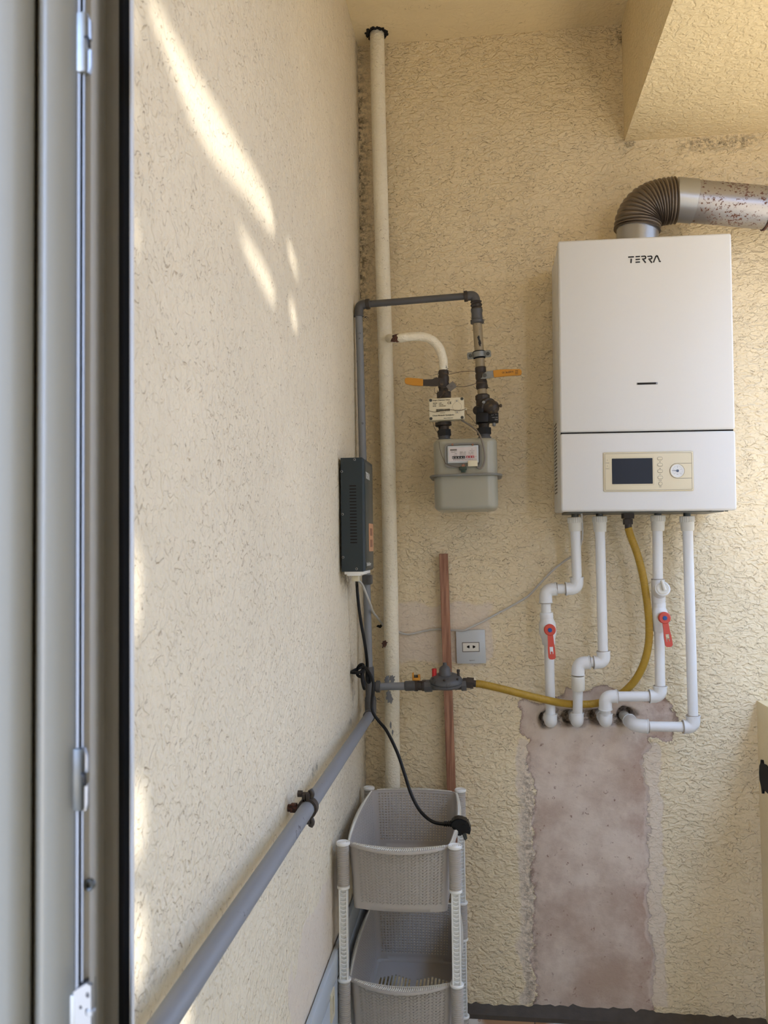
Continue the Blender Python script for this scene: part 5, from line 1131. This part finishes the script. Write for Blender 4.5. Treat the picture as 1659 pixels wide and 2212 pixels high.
SL = .083
def sleeve_bm(x, y, r=.0125):
    bm = BM(); pr2 = [(0, r-.001)]; n = 22
    for i in range(n): z = SL*i/n; h = SL/n; pr2 += [(z+h*.15, r-.0014), (z+h*.4, r), (z+h*.75, r), (z+h*.95, r-.0014)]
    pr2.append((SL, r-.001)); lathe(bm, (x, y, ZT-SL), (0, 0, 1), pr2, 20)
    return bm
sl0 = []
for i, (x, y) in enumerate(corners):
    s0 = obj('ribbed_sleeve', sleeve_bm(x, y), M_BASK, tw, 30)
    for k in (1, 2): copy_tree(s0, tw, -PITCH3*k)
    bm = BM(); lathe(bm, (x, y, ZT-.001), (0, 0, 1), [(0, .0125), (.0012, .0142), (.005, .0142), (.0062, .0128), (.0052, .0105), (.0062, .0095), (.0052, .007), (.0062, .006), (.0055, .003), (.0062, .001)], 24); obj('post_cap', bm, M_WPOST, tw)
    inx = 1 if x < -.2 else -1
    for k in range(3):
        z1 = ZT-SL-PITCH3*k; z0 = max(0, ZT-PITCH3*(k+1)) if k < 2 else 0.0
        bm = BM(); fr = Fr((x, y, z0), (1, 0, 0), (0, 1, 0)); hh2 = z1-z0
        # H profile: two side rails and web with rungs on the front
        for sg in (1, -1): prism(bm, Fr((x, y, z0), (1, 0, 0), (0, 1, 0)), rrect(sg*.0072-.0018, -.0085, sg*.0072+.0018, .0085, .0012, 2), 0, hh2)
        box(bm, (x-.007, y-.0055, z0), (x+.007, y-.0035, z1))
        nr = max(3, int(hh2/.0082))
        for r in range(nr):
            z = z0+hh2*(r+.5)/nr; tube(bm, smooth([V((x-.007, y-.0065, z+.0012)), V((x, y-.0082, z-.0012)), V((x+.007, y-.0065, z+.0012))], 3), .0016, 6)
            tube(bm, [V((x-.007, y+.0065, z)), V((x+.007, y+.0065, z))], .0016, 6)
        cyl(bm, (x, y, z0), (x, y, z0+.006), .0140, 20, .0015) if k < 2 else cyl(bm, (x, y, 0), (x, y, .012), .0135, 20, .002)
        cyl(bm, (x, y, z1-.005), (x, y, z1+.001), .0132, 20, .0012)
        obj('post', bm, M_WPOST, tw, 40)

# ------------------------------------------------------------ pale enamel panel along the left wall
pn = thing('metal_panel', (LEFT_X+.006, 1.6, 0), 'pale blue-grey enamelled panel standing along the left wall behind the basket tower', 'panel')
pz = LW(735, 2010, LEFT_X+.001).z
X1 = LEFT_X+.0105
bm = BM(); box(bm, (LEFT_X+.0005, 1.20, .632), (X1, 2.13, pz), .002); obj('top_rail', bm, M_PANEL, pn)
bm = BM(); box(bm, (LEFT_X+.0005, 1.20, .0), (X1-.0008, 2.13, .628), .001); obj('side_sheet', bm, M_PANEL, pn)
bm = BM(); box(bm, (LEFT_X+.001, 1.201, .626), (X1-.003, 2.129, .634)); obj('seam', bm, M_HOLE, pn)
PN = Fr((X1-.0008, 1.2, 0), (0, 1, 0), (0, 0, 1))
u0, v1 = PN.uv(712, 2136); u1, v0 = PN.uv(721, 2204); uc = (u0+u1)/2; vc = (v0+v1)/2
b2 = fill2d(PN, rrect(uc-.017, vc-.027, uc+.017, vc+.027, .003), [rrect(uc-.006, vc-.016, uc+.006, vc+.016, .001)], .003, .0015); pt2 = lab(obj('slotted_plate', b2, M_CREAM, pn), 'cream slotted plate')
bm = BM(); prism(bm, PN, rrect(uc-.007, vc-.017, uc+.007, vc+.017, .001), -.0005, .0006); obj('plate_slot', bm, M_HOLE, pt2)
